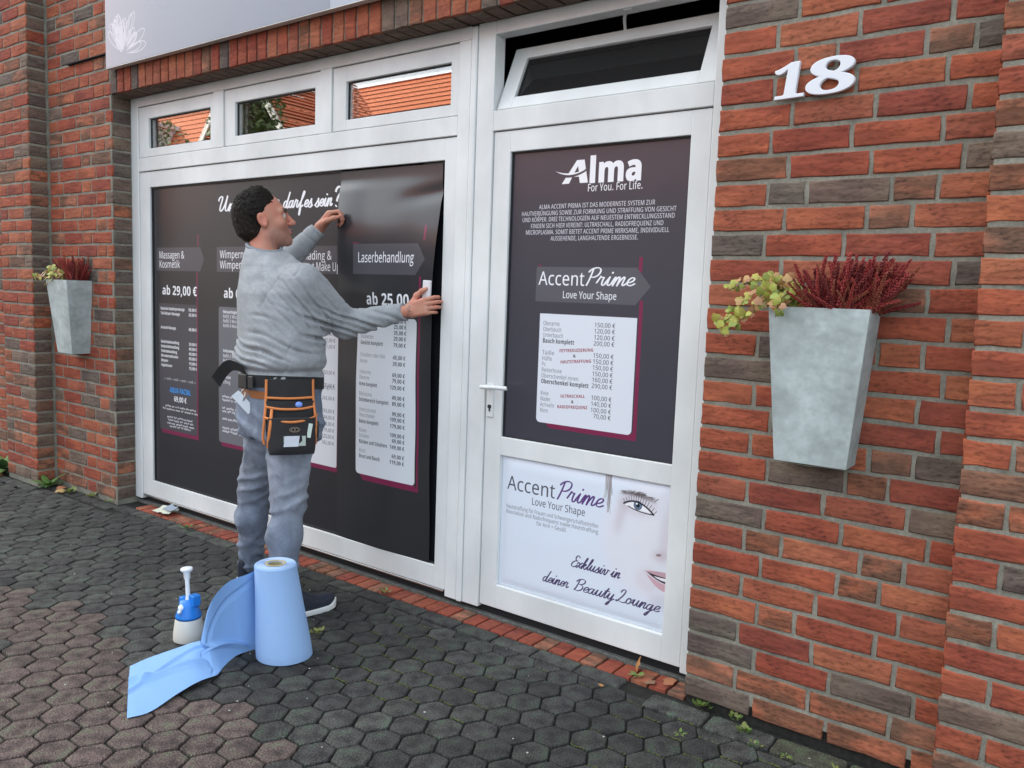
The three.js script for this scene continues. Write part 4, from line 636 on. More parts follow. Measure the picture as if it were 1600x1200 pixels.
function fallen(label, x, z, y, s, k, up = 0) { const t = thing('fallen_leaf', label, 'leaf', [x, y, z]); const m = part('blade', ivyLeafGeo[k % 3], dryM[k % 4], t); m.scale.setScalar(s); m.rotation.set(-1.3 + up, rr(0, 6), rr(-.4, .4), 'YXZ'); }
fallen('orange dry leaf leaning against the door foot', -1.40, .04, .012, .06, 0, 1.1); fallen('brown curled leaf at the corner of the door', -1.27, .055, .012, .055, 1); fallen('small brown leaf beside the door corner weed', -1.32, .085, .010, .045, 3); fallen('tan dry leaf below the left planter', -5.70, .26, .012, .07, 2); fallen('reddish leaf beside the broad green weed', -5.78, .2, .012, .06, 1); fallen('small brown leaf on a paver before the door', -1.43, .24, .012, .022, 0); fallen('rust coloured leaf at the far left pilaster foot', -6.52, .29, .012, .09, 1);
{
  const t = thing('paper_scrap', 'crumpled white and grey paper scrap on the brick row under the window', 'paper scrap', [-4.72, .006, .055]);
  const g = gridGeo(8, 5, (u, v) => [lerp(-.085, .075, u), .012 + .022 * Math.abs(ns(u * 3, v * 3, 1)) + .016 * v, lerp(.045, -.045, v)]); part('sheet', g, std({ color: col(.62, .62, .50), side: THREE.DoubleSide }), t);
  const g2 = gridGeo(6, 4, (u, v) => [lerp(-.02, .075, u), .030 + .018 * Math.abs(ns(u * 3, v * 3, 4)) + .014 * v, lerp(.02, -.04, v)]); part('printed_flap', g2, std({ color: col(.30, .34, .40), side: THREE.DoubleSide }), t);
}

// ------------------------------------------------------------------ the man
// signed distances on a grid, meshed with surface nets
const smin = (a, b, k) => { const h = Math.max(k - Math.abs(a - b), 0) / k; return Math.min(a, b) - h * h * k * 0.25; };
const smax = (a, b, k) => -smin(-a, -b, k);
function cap(x, y, z, a, b, ra, rb) { const dx = b[0] - a[0], dy = b[1] - a[1], dz = b[2] - a[2], px = x - a[0], py = y - a[1], pz = z - a[2]; const t = clamp((px * dx + py * dy + pz * dz) / (dx * dx + dy * dy + dz * dz), 0, 1); return Math.hypot(px - dx * t, py - dy * t, pz - dz * t) - (ra + (rb - ra) * t); }
const ell = (x, y, z, cx, cy, cz, rx, ry, rz) => { const a = (x - cx) / rx, b = (y - cy) / ry, c = (z - cz) / rz, k = Math.hypot(a, b, c); const q = Math.hypot(a / rx, b / ry, c / rz); return q > 1e-6 ? k * (k - 1) / q : -Math.min(rx, ry, rz); };
const sph = (x, y, z, cx, cy, cz, r) => Math.hypot(x - cx, y - cy, z - cz) - r;
function nets(f, lo, hi, h) {
  const nx = Math.ceil((hi[0] - lo[0]) / h / 4) * 4 + 1, ny = Math.ceil((hi[1] - lo[1]) / h / 4) * 4 + 1, nz = Math.ceil((hi[2] - lo[2]) / h / 4) * 4 + 1;
  const G = new Float32Array(nx * ny * nz).fill(1), I = (i, j, k) => (k * ny + j) * nx + i;
  for (let K = 0; K < nz; K += 4) for (let J = 0; J < ny; J += 4) for (let Q = 0; Q < nx; Q += 4) {
    const d = f(lo[0] + (Q + 1.5) * h, lo[1] + (J + 1.5) * h, lo[2] + (K + 1.5) * h), far = Math.abs(d) > 4.6 * h + 0.012;
    for (let k = K; k < Math.min(K + 4, nz); k++) for (let j = J; j < Math.min(J + 4, ny); j++) for (let i = Q; i < Math.min(Q + 4, nx); i++) G[I(i, j, k)] = far ? d : f(lo[0] + i * h, lo[1] + j * h, lo[2] + k * h);
  }
  const vid = new Int32Array(nx * ny * nz).fill(-1), pos = [], idx = [];
  for (let k = 0; k < nz - 1; k++) for (let j = 0; j < ny - 1; j++) for (let i = 0; i < nx - 1; i++) {
    let n = 0, x = 0, y = 0, z = 0, s = 0; const v = [];
    for (let c = 0; c < 8; c++) { v[c] = G[I(i + (c & 1), j + ((c >> 1) & 1), k + (c >> 2))]; if (v[c] < 0) s++; }
    if (s === 0 || s === 8) continue;
    for (let a = 0; a < 8; a++) for (const bit of [1, 2, 4]) { if (a & bit) continue; const b = a | bit; if ((v[a] < 0) === (v[b] < 0)) continue; const t = v[a] / (v[a] - v[b]); x += (a & 1) + (bit === 1 ? t : 0); y += ((a >> 1) & 1) + (bit === 2 ? t : 0); z += (a >> 2) + (bit === 4 ? t : 0); n++; }
    vid[I(i, j, k)] = pos.length / 3; pos.push(lo[0] + (i + x / n) * h, lo[1] + (j + y / n) * h, lo[2] + (k + z / n) * h);
  }
  const quad = (a, b, c, d, flip) => { if (a < 0 || b < 0 || c < 0 || d < 0) return; flip ? idx.push(a, c, b, a, d, c) : idx.push(a, b, c, a, c, d); };
  for (let k = 1; k < nz - 1; k++) for (let j = 1; j < ny - 1; j++) for (let i = 1; i < nx - 1; i++) {
    const a = G[I(i, j, k)] < 0;
    if (a !== (G[I(i + 1, j, k)] < 0)) quad(vid[I(i, j - 1, k - 1)], vid[I(i, j, k - 1)], vid[I(i, j, k)], vid[I(i, j - 1, k)], !a);
    if (a !== (G[I(i, j + 1, k)] < 0)) quad(vid[I(i - 1, j, k - 1)], vid[I(i - 1, j, k)], vid[I(i, j, k)], vid[I(i, j, k - 1)], !a);
    if (a !== (G[I(i, j, k + 1)] < 0)) quad(vid[I(i - 1, j - 1, k)], vid[I(i, j - 1, k)], vid[I(i, j, k)], vid[I(i - 1, j, k)], !a);
  }
  const g = geoFrom(pos, idx); const uv = []; for (let i = 0; i < pos.length; i += 3) uv.push(pos[i] * .75 - pos[i + 2] * .75, pos[i + 1]); g.setAttribute('uv', new THREE.Float32BufferAttribute(uv, 2)); return g;
}
function paint(g, f) { const p = g.attributes.position, c = new Float32Array(p.count * 3); for (let i = 0; i < p.count; i++) { const q = f(p.getX(i), p.getY(i), p.getZ(i)); c[3 * i] = q[0]; c[3 * i + 1] = q[1]; c[3 * i + 2] = q[2]; } g.setAttribute('color', new THREE.BufferAttribute(c, 3)); return g; }
const mix3 = (a, b, t) => [lerp(a[0], b[0], t), lerp(a[1], b[1], t), lerp(a[2], b[2], t)];

const NECK = [-3.132, 1.590, .50], RSH = [-2.830, 1.475, .52], REL = [-2.802, 1.298, .305], RW = [-2.618, 1.366, .095], LSH = [-3.245, 1.525, .44], LEL = [-3.37, 1.552, .225], LW = [-3.228, 1.749, .105];
const HIPR = [-2.865, .90, .555], KNR = [-2.878, .505, .555], ANR = [-2.846, .10, .61], HIPL = [-3.055, .90, .505], KNL = [-3.285, .475, .44], ANL = [-3.335, .09, .425];
// torso as stacked ellipses: y, cx, cz, half width, half depth
const ST = [[.90, -2.963, .53, .190, .150], [1.0, -2.963, .53, .185, .148], [1.1, -2.965, .53, .190, .156], [1.2, -2.966, .53, .194, .156], [1.32, -2.980, .525, .198, .150], [1.42, -2.997, .52, .200, .142], [1.49, -3.020, .51, .190, .125], [1.545, -3.055, .505, .168, .104], [1.585, -3.095, .50, .120, .086], [1.625, -3.135, .495, .075, .070], [1.66, -3.145, .49, .060, .060]];
function torso(x, y, z, grow) {
  let i = 0; while (i < ST.length - 2 && y > ST[i + 1][0]) i++;
  const a = ST[i], b = ST[i + 1]; let t = clamp((y - a[0]) / (b[0] - a[0]), 0, 1); t = t * t * (3 - 2 * t) * .5 + t * .5;
  const w = lerp(a[3], b[3], t) + grow, d = lerp(a[4], b[4], t) + grow, u = (x - lerp(a[1], b[1], t)) / w, v = (z - lerp(a[2], b[2], t)) / d;
  return (Math.pow(Math.pow(Math.abs(u), 2.3) + Math.pow(Math.abs(v), 2.3), 1 / 2.3) - 1) * Math.min(w, d);
}
// head frame
const HC = [-3.170, 1.752, .475], HS = 1.08;
const pitch = .22, HF = V(.53 * Math.cos(pitch), Math.sin(pitch), -.848 * Math.cos(pitch)).normalize(), HR = V(HF.x, HF.y, HF.z).cross(V(0, 1, 0)).normalize(), HU = HR.clone().cross(HF).normalize();
HU.applyAxisAngle(HF, -.06); HR.applyAxisAngle(HF, -.06);
const hloc = (x, y, z) => { const a = (x - HC[0]) / HS, b = (y - HC[1]) / HS, c = (z - HC[2]) / HS; return [a * HF.x + b * HF.y + c * HF.z, a * HU.x + b * HU.y + c * HU.z, a * HR.x + b * HR.y + c * HR.z]; };
const hwld = (f, u, r) => [HC[0] + HS * (f * HF.x + u * HU.x + r * HR.x), HC[1] + HS * (f * HF.y + u * HU.y + r * HR.y), HC[2] + HS * (f * HF.z + u * HU.z + r * HR.z)];
const NK2 = hwld(-.022, -.075, 0);
function headD(f, u, r) {
  const s = Math.abs(r);
  let d = ell(f, u, r, -.012, .035, 0, .098, .088, .075);
  d = smin(d, ell(f, u, r, .034, -.022, 0, .060, .085, .060), .03);
  d = smin(d, ell(f, u, r, .040, -.080, 0, .050, .034, .046), .03);
  d = smin(d, sph(f, u, s, .078, -.103, .006, .019), .022);
  d = smin(d, sph(f, u, s, -.004, -.070, .047, .020), .04);
  d = smin(d, sph(f, u, s, .058, -.028, .040, .022), .02);
  d = smin(d, cap(f, u, s, [.091, .024, .010], [.074, .022, .046], .010, .009), .018);
  d = smax(d, -sph(f, u, s, .104, .004, .034, .017), .012);
  d = smin(d, sph(f, u, s, .0785, .003, .031, .0125), .003);
  d = smin(d, cap(f, u, r, [.092, .014, 0], [.117, -.030, 0], .0075, .0115), .012);
  d = smin(d, sph(f, u, s, .103, -.034, .011, .0085), .008);
  d = smin(d, ell(f, u, r, .0955, -.0585, 0, .011, .0055, .022), .007); d = smin(d, ell(f, u, r, .094, -.0695, 0, .0115, .006, .019), .006);
  d = smax(d, -ell(f, u, r, .106, -.064, 0, .010, .0016, .024), .003);
  // ear
  const ef = f + .012, eu = u + .008; let e = ell(ef + .18 * eu, eu, s, 0, 0, .076, .019, .031, .011); e = smax(e, -ell(ef + .18 * eu, eu, s, .003, .003, .087, .012, .021, .009), .005); e = smin(e, sph(f, u, s, .004, -.012, .077, .006), .005);
  d = smin(d, e, .008);
  return d;
}
const neckD = (x, y, z) => cap(x, y, z, NK2, [NECK[0], NECK[1] - .02, NECK[2]], .058, .066);
const skinHead = (x, y, z) => { const [f, u, r] = hloc(x, y, z); return smin(headD(f, u, r) * HS, neckD(x, y, z), .03); };
function handD(W, D, N, left, curls, thumb, reach = .07) {
  D = V(...D).normalize(); N = V(...N); N.addScaledVector(D, -N.dot(D)).normalize(); const S = left ? D.clone().cross(N) : N.clone().cross(D);
  const P = (d, s, n) => [W[0] + D.x * d + S.x * s + N.x * n, W[1] + D.y * d + S.y * s + N.y * n, W[2] + D.z * d + S.z * s + N.z * n];
  const bones = [], FL = [[.045, .027, .021], [.050, .031, .022], [.046, .029, .021], [.036, .021, .019]], FB = [[.094, .030], [.098, .010], [.094, -.010], [.086, -.029]];
  for (let j = 0; j < 4; j++) {
    let p = [FB[j][0], FB[j][1], 0], th = 0; const sp = (1.3 - j) * .07; let prev = P(p[0] - .02, p[1] * .9, p[2]); let r = .0105 - (j === 3 ? .0015 : 0);
    for (let q = 0; q < 3; q++) { th += curls[j][q]; const L = FL[j][q]; const np = [p[0] + Math.cos(th) * L * Math.cos(sp), p[1] + Math.sin(sp) * L * Math.cos(th), p[2] - Math.sin(th) * L]; if (q === 0) bones.push([prev, P(...p), r + .001, r + .0008, j]); bones.push([P(...p), P(...np), r, r - .001, j]); r -= .0011; p = np; }
  }
  let p = [.026, .030, -.006]; bones.push([P(.016, .012, -.004), P(...p), .016, .0145, 9]); let r = .0135;
  for (const [dd, ds, dn, L] of thumb) { const l = Math.hypot(dd, ds, dn), np = [p[0] + dd / l * L, p[1] + ds / l * L, p[2] + dn / l * L]; bones.push([P(...p), P(...np), r, r - .0015, 9]); r -= .0015; p = np; }
  const arm = [P(-reach, 0, 0), P(.01, 0, 0)];
  return {
    f(x, y, z) {
      const a = x - W[0], b = y - W[1], c = z - W[2], d = a * D.x + b * D.y + c * D.z, s = a * S.x + b * S.y + c * S.z, n = a * N.x + b * N.y + c * N.z;
      const qx = Math.abs(d - .050) - .036, tw = lerp(.022, .028, clamp(d / .09, 0, 1)), qy = Math.abs(s) - tw, qz = Math.abs(n) - .004;
      let v = Math.hypot(Math.max(qx, 0), Math.max(qy, 0), Math.max(qz, 0)) + Math.min(Math.max(qx, qy, qz), 0) - .0125;
      let fin = 9; for (const q of bones) { const e = cap(x, y, z, q[0], q[1], q[2], q[3]); if (q[4] === 9) v = smin(v, e, .012); else fin = smin(fin, e, .0012); }
      v = smin(v, fin, .008);
      return smin(v, cap(x, y, z, arm[0], arm[1], .031, .025) * .95, .02);
    }, P, S, D, N,
  };
}
const c3 = (a, b, c) => [a, b, c], dup4 = (q) => [q, q, q, q];
const handR = handD(RW, [.93, .26, -.30], [.28, .02, .96], false, [c3(.55, .75, .5), c3(.60, .80, .5), c3(.62, .85, .5), c3(.60, .85, .5)], [[.55, .75, -.25, .040], [.85, .45, -.2, .032], [.95, .2, -.25, .026]], .06);
const handL = handD(LW, [.46, .78, -.42], [-.72, .50, .42], true, [c3(.75, 1.15, .6), c3(.95, 1.2, .6), c3(1.05, 1.2, .65), c3(1.1, 1.2, .7)], [[.75, .45, -.4, .040], [.85, .05, -.5, .032], [.8, -.2, -.55, .026]], .06);
const bodyD = (x, y, z) => { let d = Math.max(torso(x, y, z, -.022), .92 - y, y - 1.585); d = smin(d, cap(x, y, z, RSH, REL, .052, .040), .03); d = smin(d, cap(x, y, z, REL, RW, .040, .028), .01); d = smin(d, cap(x, y, z, LSH, LEL, .052, .040), .03); d = smin(d, cap(x, y, z, LEL, LW, .040, .028), .01); for (const [a, b, c] of [[HIPR, KNR, ANR], [HIPL, KNL, ANL]]) { d = smin(d, cap(x, y, z, a, b, .085, .056), .05); d = smin(d, cap(x, y, z, b, c, .056, .040), .01); } return smin(d, neckD(x, y, z), .03); };
const SK = [.50, .235, .155], SKR = [.52, .185, .125];
const skinPaint = (x, y, z) => {
  const [f, u, r] = hloc(x, y, z); let c = mix3(SK, SKR, clamp(.45 + 1.6 * fbm(x * 22, y * 22, z * 22, 3), 0, 1));
  if (y > 1.6 && Math.hypot(f, u, r) < .2) {
    const s = Math.abs(r), st = sst(-u, .028, .062) * sst(f + .35 * -u, -.01, .02) * (1 - sst(-u, .115, .14)); c = mix3(c, [.20, .13, .105], st * (.50 + .5 * ns(x * 260, y * 260, z * 260)));
    if (f > .083 && u < -.052 && u > -.077 && s < .021) c = [.42, .15, .13];
    if (f > .07 && u > .016 && u < .032 && s > .012 && s < .05 && f + .4 * s > .08) c = [.06, .04, .03];
    if (f > .07 && Math.hypot(f - .0785, u - .003, s - .031) < .0145) c = Math.hypot(f - .09, u - .003, s - .031) < .0065 ? [.03, .025, .02] : [.6, .56, .52];
    if (s > .07 && u > -.05 && u < .03 && Math.abs(f + .012) < .03) c = mix3(c, [.62, .20, .14], .55);
    if (u < -.05 && f < .0) c = mix3(c, [.52, .19, .12], .5);
  }
  return c;
};
const tattoo = (x, y, z, c) => { const d = (x - RW[0]) * handR.D.x + (y - RW[1]) * handR.D.y + (z - RW[2]) * handR.D.z; if (d < .028 && d > -.06) { const k = ns(x * 95, y * 95, z * 95); if (Math.abs(k) < .13) return mix3(c, [.10, .10, .09], .75); } return c; };
const man = thing('person', 'man in grey sweatshirt and washed jeans pressing dark film onto the window', 'person');
{
  const HWc = hwld(.01, -.01, 0);
  const gb = nets((x, y, z) => smax(bodyD(x, y, z), -(Math.hypot(x - HWc[0], y - HWc[1], z - HWc[2]) - .17), .001), [-3.55, .04, .05], [-2.55, 1.66, .78], .013);
  const gh = nets((x, y, z) => smax(skinHead(x, y, z), 1.575 - y, .002), [HC[0] - .16, 1.57, HC[2] - .17], [HC[0] + .17, HC[1] + .17, HC[2] + .17], .0034);
  const gr = nets(handR.f, [RW[0] - .08, RW[1] - .09, RW[2] - .16], [RW[0] + .21, RW[1] + .15, RW[2] + .09], .003);
  const gl = nets(handL.f, [LW[0] - .08, LW[1] - .08, LW[2] - .15], [LW[0] + .17, LW[1] + .17, LW[2] + .10], .003);
  for (const g of [gb, gh, gl]) paint(g, skinPaint); paint(gr, (x, y, z) => tattoo(x, y, z, skinPaint(x, y, z)));
  const g = mergeGeometries([gb, gh, gr, gl]);
  part('body', g, phys({ vertexColors: true, roughness: .52, sheen: .2, sheenRoughness: .5 }), man);
}
{ // hair: a cap over the skull with strand-like relief
  const hair = (x, y, z) => {
    const [f, u, r] = hloc(x, y, z), s = Math.abs(r);
    const front = (f - .062 + .35 * Math.max(0, u - .06)) - .55 * (u - .06) * (u < .06 ? 1 : .1) + 22 * Math.max(0, s - .03) * Math.max(0, s - .03) + .009 * ns(u * 60, r * 60, 1) + .008 * ns(u * 150, r * 150, 4);   // hairline in front, sideburns lower down
    const ear = Math.max(-ell(f, u, s, .004, -.016, .08, .030, .040, .03), -ell(f, u, s, .030, -.075, .06, .045, .052, .05)), nape = -(u + .088 + .25 * (f + .06));
    const ins = -Math.max(front, ear, nape), thick = lerp(.002, .0125, sst(ins, .0, .035)) + .010 * sst(u, .055, .115) * sst(f, -.09, .02);
    let d = smin(ell(f, u, r, -.012, .035, 0, .098, .088, .0755), ell(f, u, r, -.062, -.02, 0, .045, .068, .058), .03) - thick;
    const w1 = r * 8 + .6 * ns(f * 20, u * 20, r * 20), st = .0024 * ns(f * 28 + w1, u * 46, r * 190) + .0026 * ns(f * 70, u * 60 + f * 30, r * 110); d += st * sst(ins, 0, .02) * (1 + 1.2 * sst(u, .05, .1));
    d = smax(d, front * .9, .003); d = smax(d, nape * .9, .004); d = smax(d, ear * .9, .003);
    return d * HS;
  };
  const g = nets(hair, [HC[0] - .19, HC[1] - .17, HC[2] - .19], [HC[0] + .18, HC[1] + .20, HC[2] + .20], .0034);
  paint(g, (x, y, z) => { const k = .45 + 2.2 * Math.pow(Math.abs(ns(x * 110, y * 150, z * 110)), 1.3), low = sst(y, HC[1] + .02, HC[1] - .06) * .6; return [(.017 + .022 * low) * k, (.0135 + .015 * low) * k, (.011 + .011 * low) * k]; });
  part('hair', g, phys({ vertexColors: true, roughness: .65, specularIntensity: .22 }), man);
}
{ // sweatshirt
  const CUFR = handR.P(-.020, 0, 0), CUFL = handL.P(-.012, 0, 0);
  const sw = (x, y, z) => {
    let d = torso(x, y, z, .007);
    const hem = 1.058 + .012 * Math.sin(x * 9) + (x + 2.96) * -.05;
    // blouses out above the hem band
    d -= .016 * Math.exp(-Math.pow((y - hem - .085) / .035, 2)) * (.6 + .6 * ns(x * 5, 1, z * 5)) - .010 * Math.exp(-Math.pow((y - hem - .045) / .012, 2));
    let q = smin(cap(x, y, z, RSH, REL, .084, .063), cap(x, y, z, REL, CUFR, .061, .0415), .02);
    d = smin(d, q, .055);
    q = smin(cap(x, y, z, LSH, LEL, .085, .068), cap(x, y, z, LEL, CUFL, .064, .043), .02);
    d = smin(d, q, .05);
    // drag folds: across the lower back, from armpits, inside the elbows
    const im = .6 * (x + 2.96) - .8 * (z - .53), yy = y + .30 * im + .03 * ns(x * 4, y * 4, z * 4);
    const m = sst(y, 1.09, 1.14) * (1 - sst(y, 1.30, 1.42));
    const cre = (q) => { const t = q - Math.round(q); return Math.exp(-t * t / .012) - .45 * Math.exp(-Math.pow(t - .22, 2) / .03) - .45 * Math.exp(-Math.pow(t + .22, 2) / .03); };
    d += .014 * m * cre(yy * 15.5 + .35 * ns(x * 6, y * 3, z * 6)) * sst(ns(x * 3.4, y * 6, z * 3.4), -.25, .25);
    const er = Math.hypot(x - REL[0], y - REL[1], z - REL[2]), rg = 1 - Math.abs(ns(x * 15, y * 15 + 2.2 * x, z * 15) * 2);
    d += .0075 * Math.exp(-er * er / .022) * (Math.pow(Math.max(rg, 0), 6) - .5 * Math.pow(Math.max(rg, 0), 1.5));
    const rg2 = 1 - Math.abs(ns(x * 8 + y * 4, y * 11, z * 8) * 2); { const q = Math.max(rg2, 0); d += .0065 * (Math.pow(q, 7) - .45 * Math.pow(q, 2)) * sst(ns(x * 2.5 + 5, y * 2.5, z * 2.5), -.35, .2); }
    const ax = Math.hypot(x - (-2.85), y - 1.36, z - .50); d += .010 * Math.exp(-ax * ax / .02) * cre((y * .8 + im * .9) * 17 + .3 * ns(x * 7, y * 7, z * 7));
    // seam round the armhole
    const sm = Math.abs((x - RSH[0]) * .9 + (y - RSH[1]) * -.35 + .045); if (y > 1.36 && x > -2.96) d += .003 * Math.exp(-sm * sm / .00003);
    // ribbed hem, cuffs
    d = smax(d, hem - y, .006);
    d = smax(d, -(neckD(x, y, z) - .008), .008); if (Math.hypot(x - NECK[0], z - NECK[2]) < .16 && y > 1.57) d = smax(d, (y - 1.630) + .30 * (x - NECK[0]) + .10 * (z - NECK[2]), .006);
    const cr = (x - CUFR[0]) * handR.D.x + (y - CUFR[1]) * handR.D.y + (z - CUFR[2]) * handR.D.z; if (Math.hypot(x - CUFR[0], y - CUFR[1], z - CUFR[2]) < .12) { d = smax(d, cr - .004, .004); d += .004 * Math.exp(-Math.pow((cr + .055) / .005, 2)); }
    const cl = (x - CUFL[0]) * handL.D.x + (y - CUFL[1]) * handL.D.y + (z - CUFL[2]) * handL.D.z; if (Math.hypot(x - CUFL[0], y - CUFL[1], z - CUFL[2]) < .12) { d = smax(d, cl - .004, .004); d += .004 * Math.exp(-Math.pow((cl + .055) / .005, 2)); }
    return d;
  };
  const g = nets(sw, [-3.50, 1.03, .02], [-2.54, 1.78, .76], .0054);
  part('sweatshirt', g, phys({ color: col(.45, .465, .485), map: rep(T.knit, 1.4), bumpMap: rep(T.knit, 5), bumpScale: .0004, roughness: .95, sheen: .2, sheenRoughness: .6, sheenColor: col(.5, .5, .55) }), man);
  const ring = new THREE.CatmullRomCurve3(Array.from({ length: 16 }, (_, i) => { const a = i / 16 * 6.2832; const x = NECK[0] - .008 + .072 * Math.cos(a), z = NECK[2] - .006 + .074 * Math.sin(a); return V(x, 1.626 - .30 * (x - NECK[0]) - .10 * (z - NECK[2]), z); }), true);
  const col_ = new THREE.TubeGeometry(ring, 64, .009, 8, true); part('collar', col_, phys({ color: col(.38, .41, .45), roughness: .95, map: rep(T.knit, 3) }), man);
  const sh = nets((x, y, z) => smax(torso(x, y, z, .004), Math.abs(y - 1.035 + (x + 2.96) * .05) - .03, .006) , [-3.25, .98, .3], [-2.7, 1.1, .76], .009);
  part('shirt_hem', sh, std({ color: col(.26, .31, .42), map: rep(T.knit, 2) }), man);
}
{ // jeans
  const jn = (x, y, z) => {
    let t = smax(torso(x, y, z, -.002), y - 1.035, .01); t = smax(t, .80 - y, .05);
    let r = smin(cap(x, y, z, HIPR, KNR, .110, .072), cap(x, y, z, KNR, [ANR[0], ANR[1] - .0, ANR[2]], .068, .053), .02);
    let l = smin(cap(x, y, z, HIPL, KNL, .106, .070), cap(x, y, z, KNL, [ANL[0], ANL[1] - .0, ANL[2]], .066, .053), .02);
    // calves
    r = smin(r, sph(x, y, z, KNR[0] + .0, .36, KNR[2] + .035, .062), .05); l = smin(l, sph(x, y, z, -3.30, .33, .455, .060), .05);
    let d = smin(smin(r, l, .022), t, .05);
    d = smin(d, ell(x, y, z, -2.98, .90, .62, .14, .09, .055), .05); // seat
    const low = 1 - sst(y, .16, .34), k1 = Math.exp(-Math.pow((y - .50) / .09, 2)), up = Math.exp(-Math.pow((y - .80) / .10, 2));
    const w = 1.8 * ns(x * 9, y * 9, z * 9), im = .6 * x - .8 * z;
    d -= .011 * low * Math.pow(.5 + .5 * Math.sin(y * 150 + im * 40 + 1.8 * w), 2) * sst(ns(x * 9, y * 13, z * 9 + 7), -.4, .3);
    d -= .013 * k1 * Math.pow(.5 + .5 * Math.sin(y * 105 - im * 40 + w), 2) * sst(ns(x * 5, y * 5, z * 5 + 3), -.3, .2);
    d -= .011 * up * Math.pow(.5 + .5 * Math.sin(y * 80 + im * 55 + w), 2);
    const rg = 1 - Math.abs(ns(x * 9, y * 7, z * 9) * 2); d -= .008 * rg * rg;
    // outer seam of the right leg
    const sx = Math.atan2(z - KNR[2] - .01, x - KNR[0]); if (x > -2.9 && y < .78) d += .003 * Math.exp(-Math.pow((sx - .35) / .05, 2));
    return smax(d, .062 - y, .006);
  };
  const g = nets(jn, [-3.48, .04, .28], [-2.70, 1.06, .78], .0068);
  paint(g, (x, y, z) => { const f = .5 + 1.2 * fbm(x * 5, y * 3.5, z * 5, 3), fade = Math.max(Math.exp(-Math.pow((y - .62) / .2, 2)) * .6, 0) + .35 * f, c = mix3([.20, .25, .35], [.52, .565, .66], clamp(fade, 0, 1)); const wh = Math.pow(clamp(.5 + .5 * Math.sin(y * 95 + x * 14 + 2 * ns(x * 8, y * 8, z * 8)), 0, 1), 3) * .22 * (Math.exp(-Math.pow((y - .82) / .12, 2)) + Math.exp(-Math.pow((y - .2) / .15, 2))); return mix3(c, [.50, .53, .62], wh); });
  part('jeans', g, phys({ vertexColors: true, map: rep(T.denim, 2), bumpMap: rep(T.denim, 4), bumpScale: .001, roughness: .92 }), man);
  // rear pocket edge, leather belt, loops
  const band = (rx, rz, y0, y1, a0, a1, tilt, n = 48) => gridGeo(n, 3, (u, v) => { const a = lerp(a0, a1, u); return [-2.963 + rx * Math.cos(a), lerp(y0, y1, v) + tilt * Math.cos(a), .53 + rz * Math.sin(a)]; });
  part('leather_belt', band(.193, .156, .975, 1.008, -.2, 3.4, -.0), std({ color: col(.30, .11, .035), roughness: .5, side: THREE.DoubleSide }), man);
}
const soleM = std({ color: col(.72, .72, .70), roughness: .6 }), shoeM = phys({ color: col(.014, .018, .032), roughness: .65, bumpMap: rep(T.knit, 6), bumpScale: .001 });
for (const [hx, hz, tx, tz, ax] of [[-2.838, .655, -2.797, .360, ANR], [-3.325, .485, -3.43, .215, ANL]]) {
  const L = Math.hypot(tx - hx, tz - hz), dx = (tx - hx) / L, dz = (tz - hz) / L, loc = (x, z) => [(x - hx) * dx + (z - hz) * dz, -(x - hx) * dz + (z - hz) * dx];
  const half = (a) => lerp(.036, .049, sst(a, .02, .2)) * Math.sqrt(Math.max(0, 1 - Math.pow(Math.max(0, (a - .20) / (L - .195)), 2.6))) * Math.sqrt(Math.max(0.0, 1 - Math.pow(Math.max(0, (.035 - a) / .045), 2)));
  const out = (h0, h1, g) => (x, y, z) => { const [a, b] = loc(x, z); const w = half(clamp(a, -.009, L)) + g; const side = Math.max(Math.abs(b) - w, -a - .01 - g, a - L - g); return Math.max(side, h0 - y, y - h1(a)); };
  const up = (x, y, z) => { const [a, b] = loc(x, z); const top = lerp(.115, .045, sst(a, .06, .24)); const d = out(.016, () => 9, -.004)(x, y, z); let v = smax(d, Math.hypot((y - .02) / top, b / .075) * .05 - .05, .02); const lace = a > .11 && a < .2 ? .003 * Math.sin(a * 330) * sst(.03 - Math.abs(b), 0, .01) : 0; return v - lace; };
  const m = part('shoe', nets(up, [Math.min(hx, tx) - .08, 0, Math.min(hz, tz) - .04], [Math.max(hx, tx) + .08, .16, Math.max(hz, tz) + .04], .0052), shoeM, man);
  const so = (x, y, z) => { const [a] = loc(x, z); return smax(out(.002, (q) => .026 + .018 * sst(q, L - .05, L + .004) + .006 * sst(-q, -.08, 0), .003)(x, y, z), -9, .001); };
  part('sole', nets(so, [Math.min(hx, tx) - .08, -.006, Math.min(hz, tz) - .04], [Math.max(hx, tx) + .08, .07, Math.max(hz, tz) + .04], .0045), soleM, m);
}
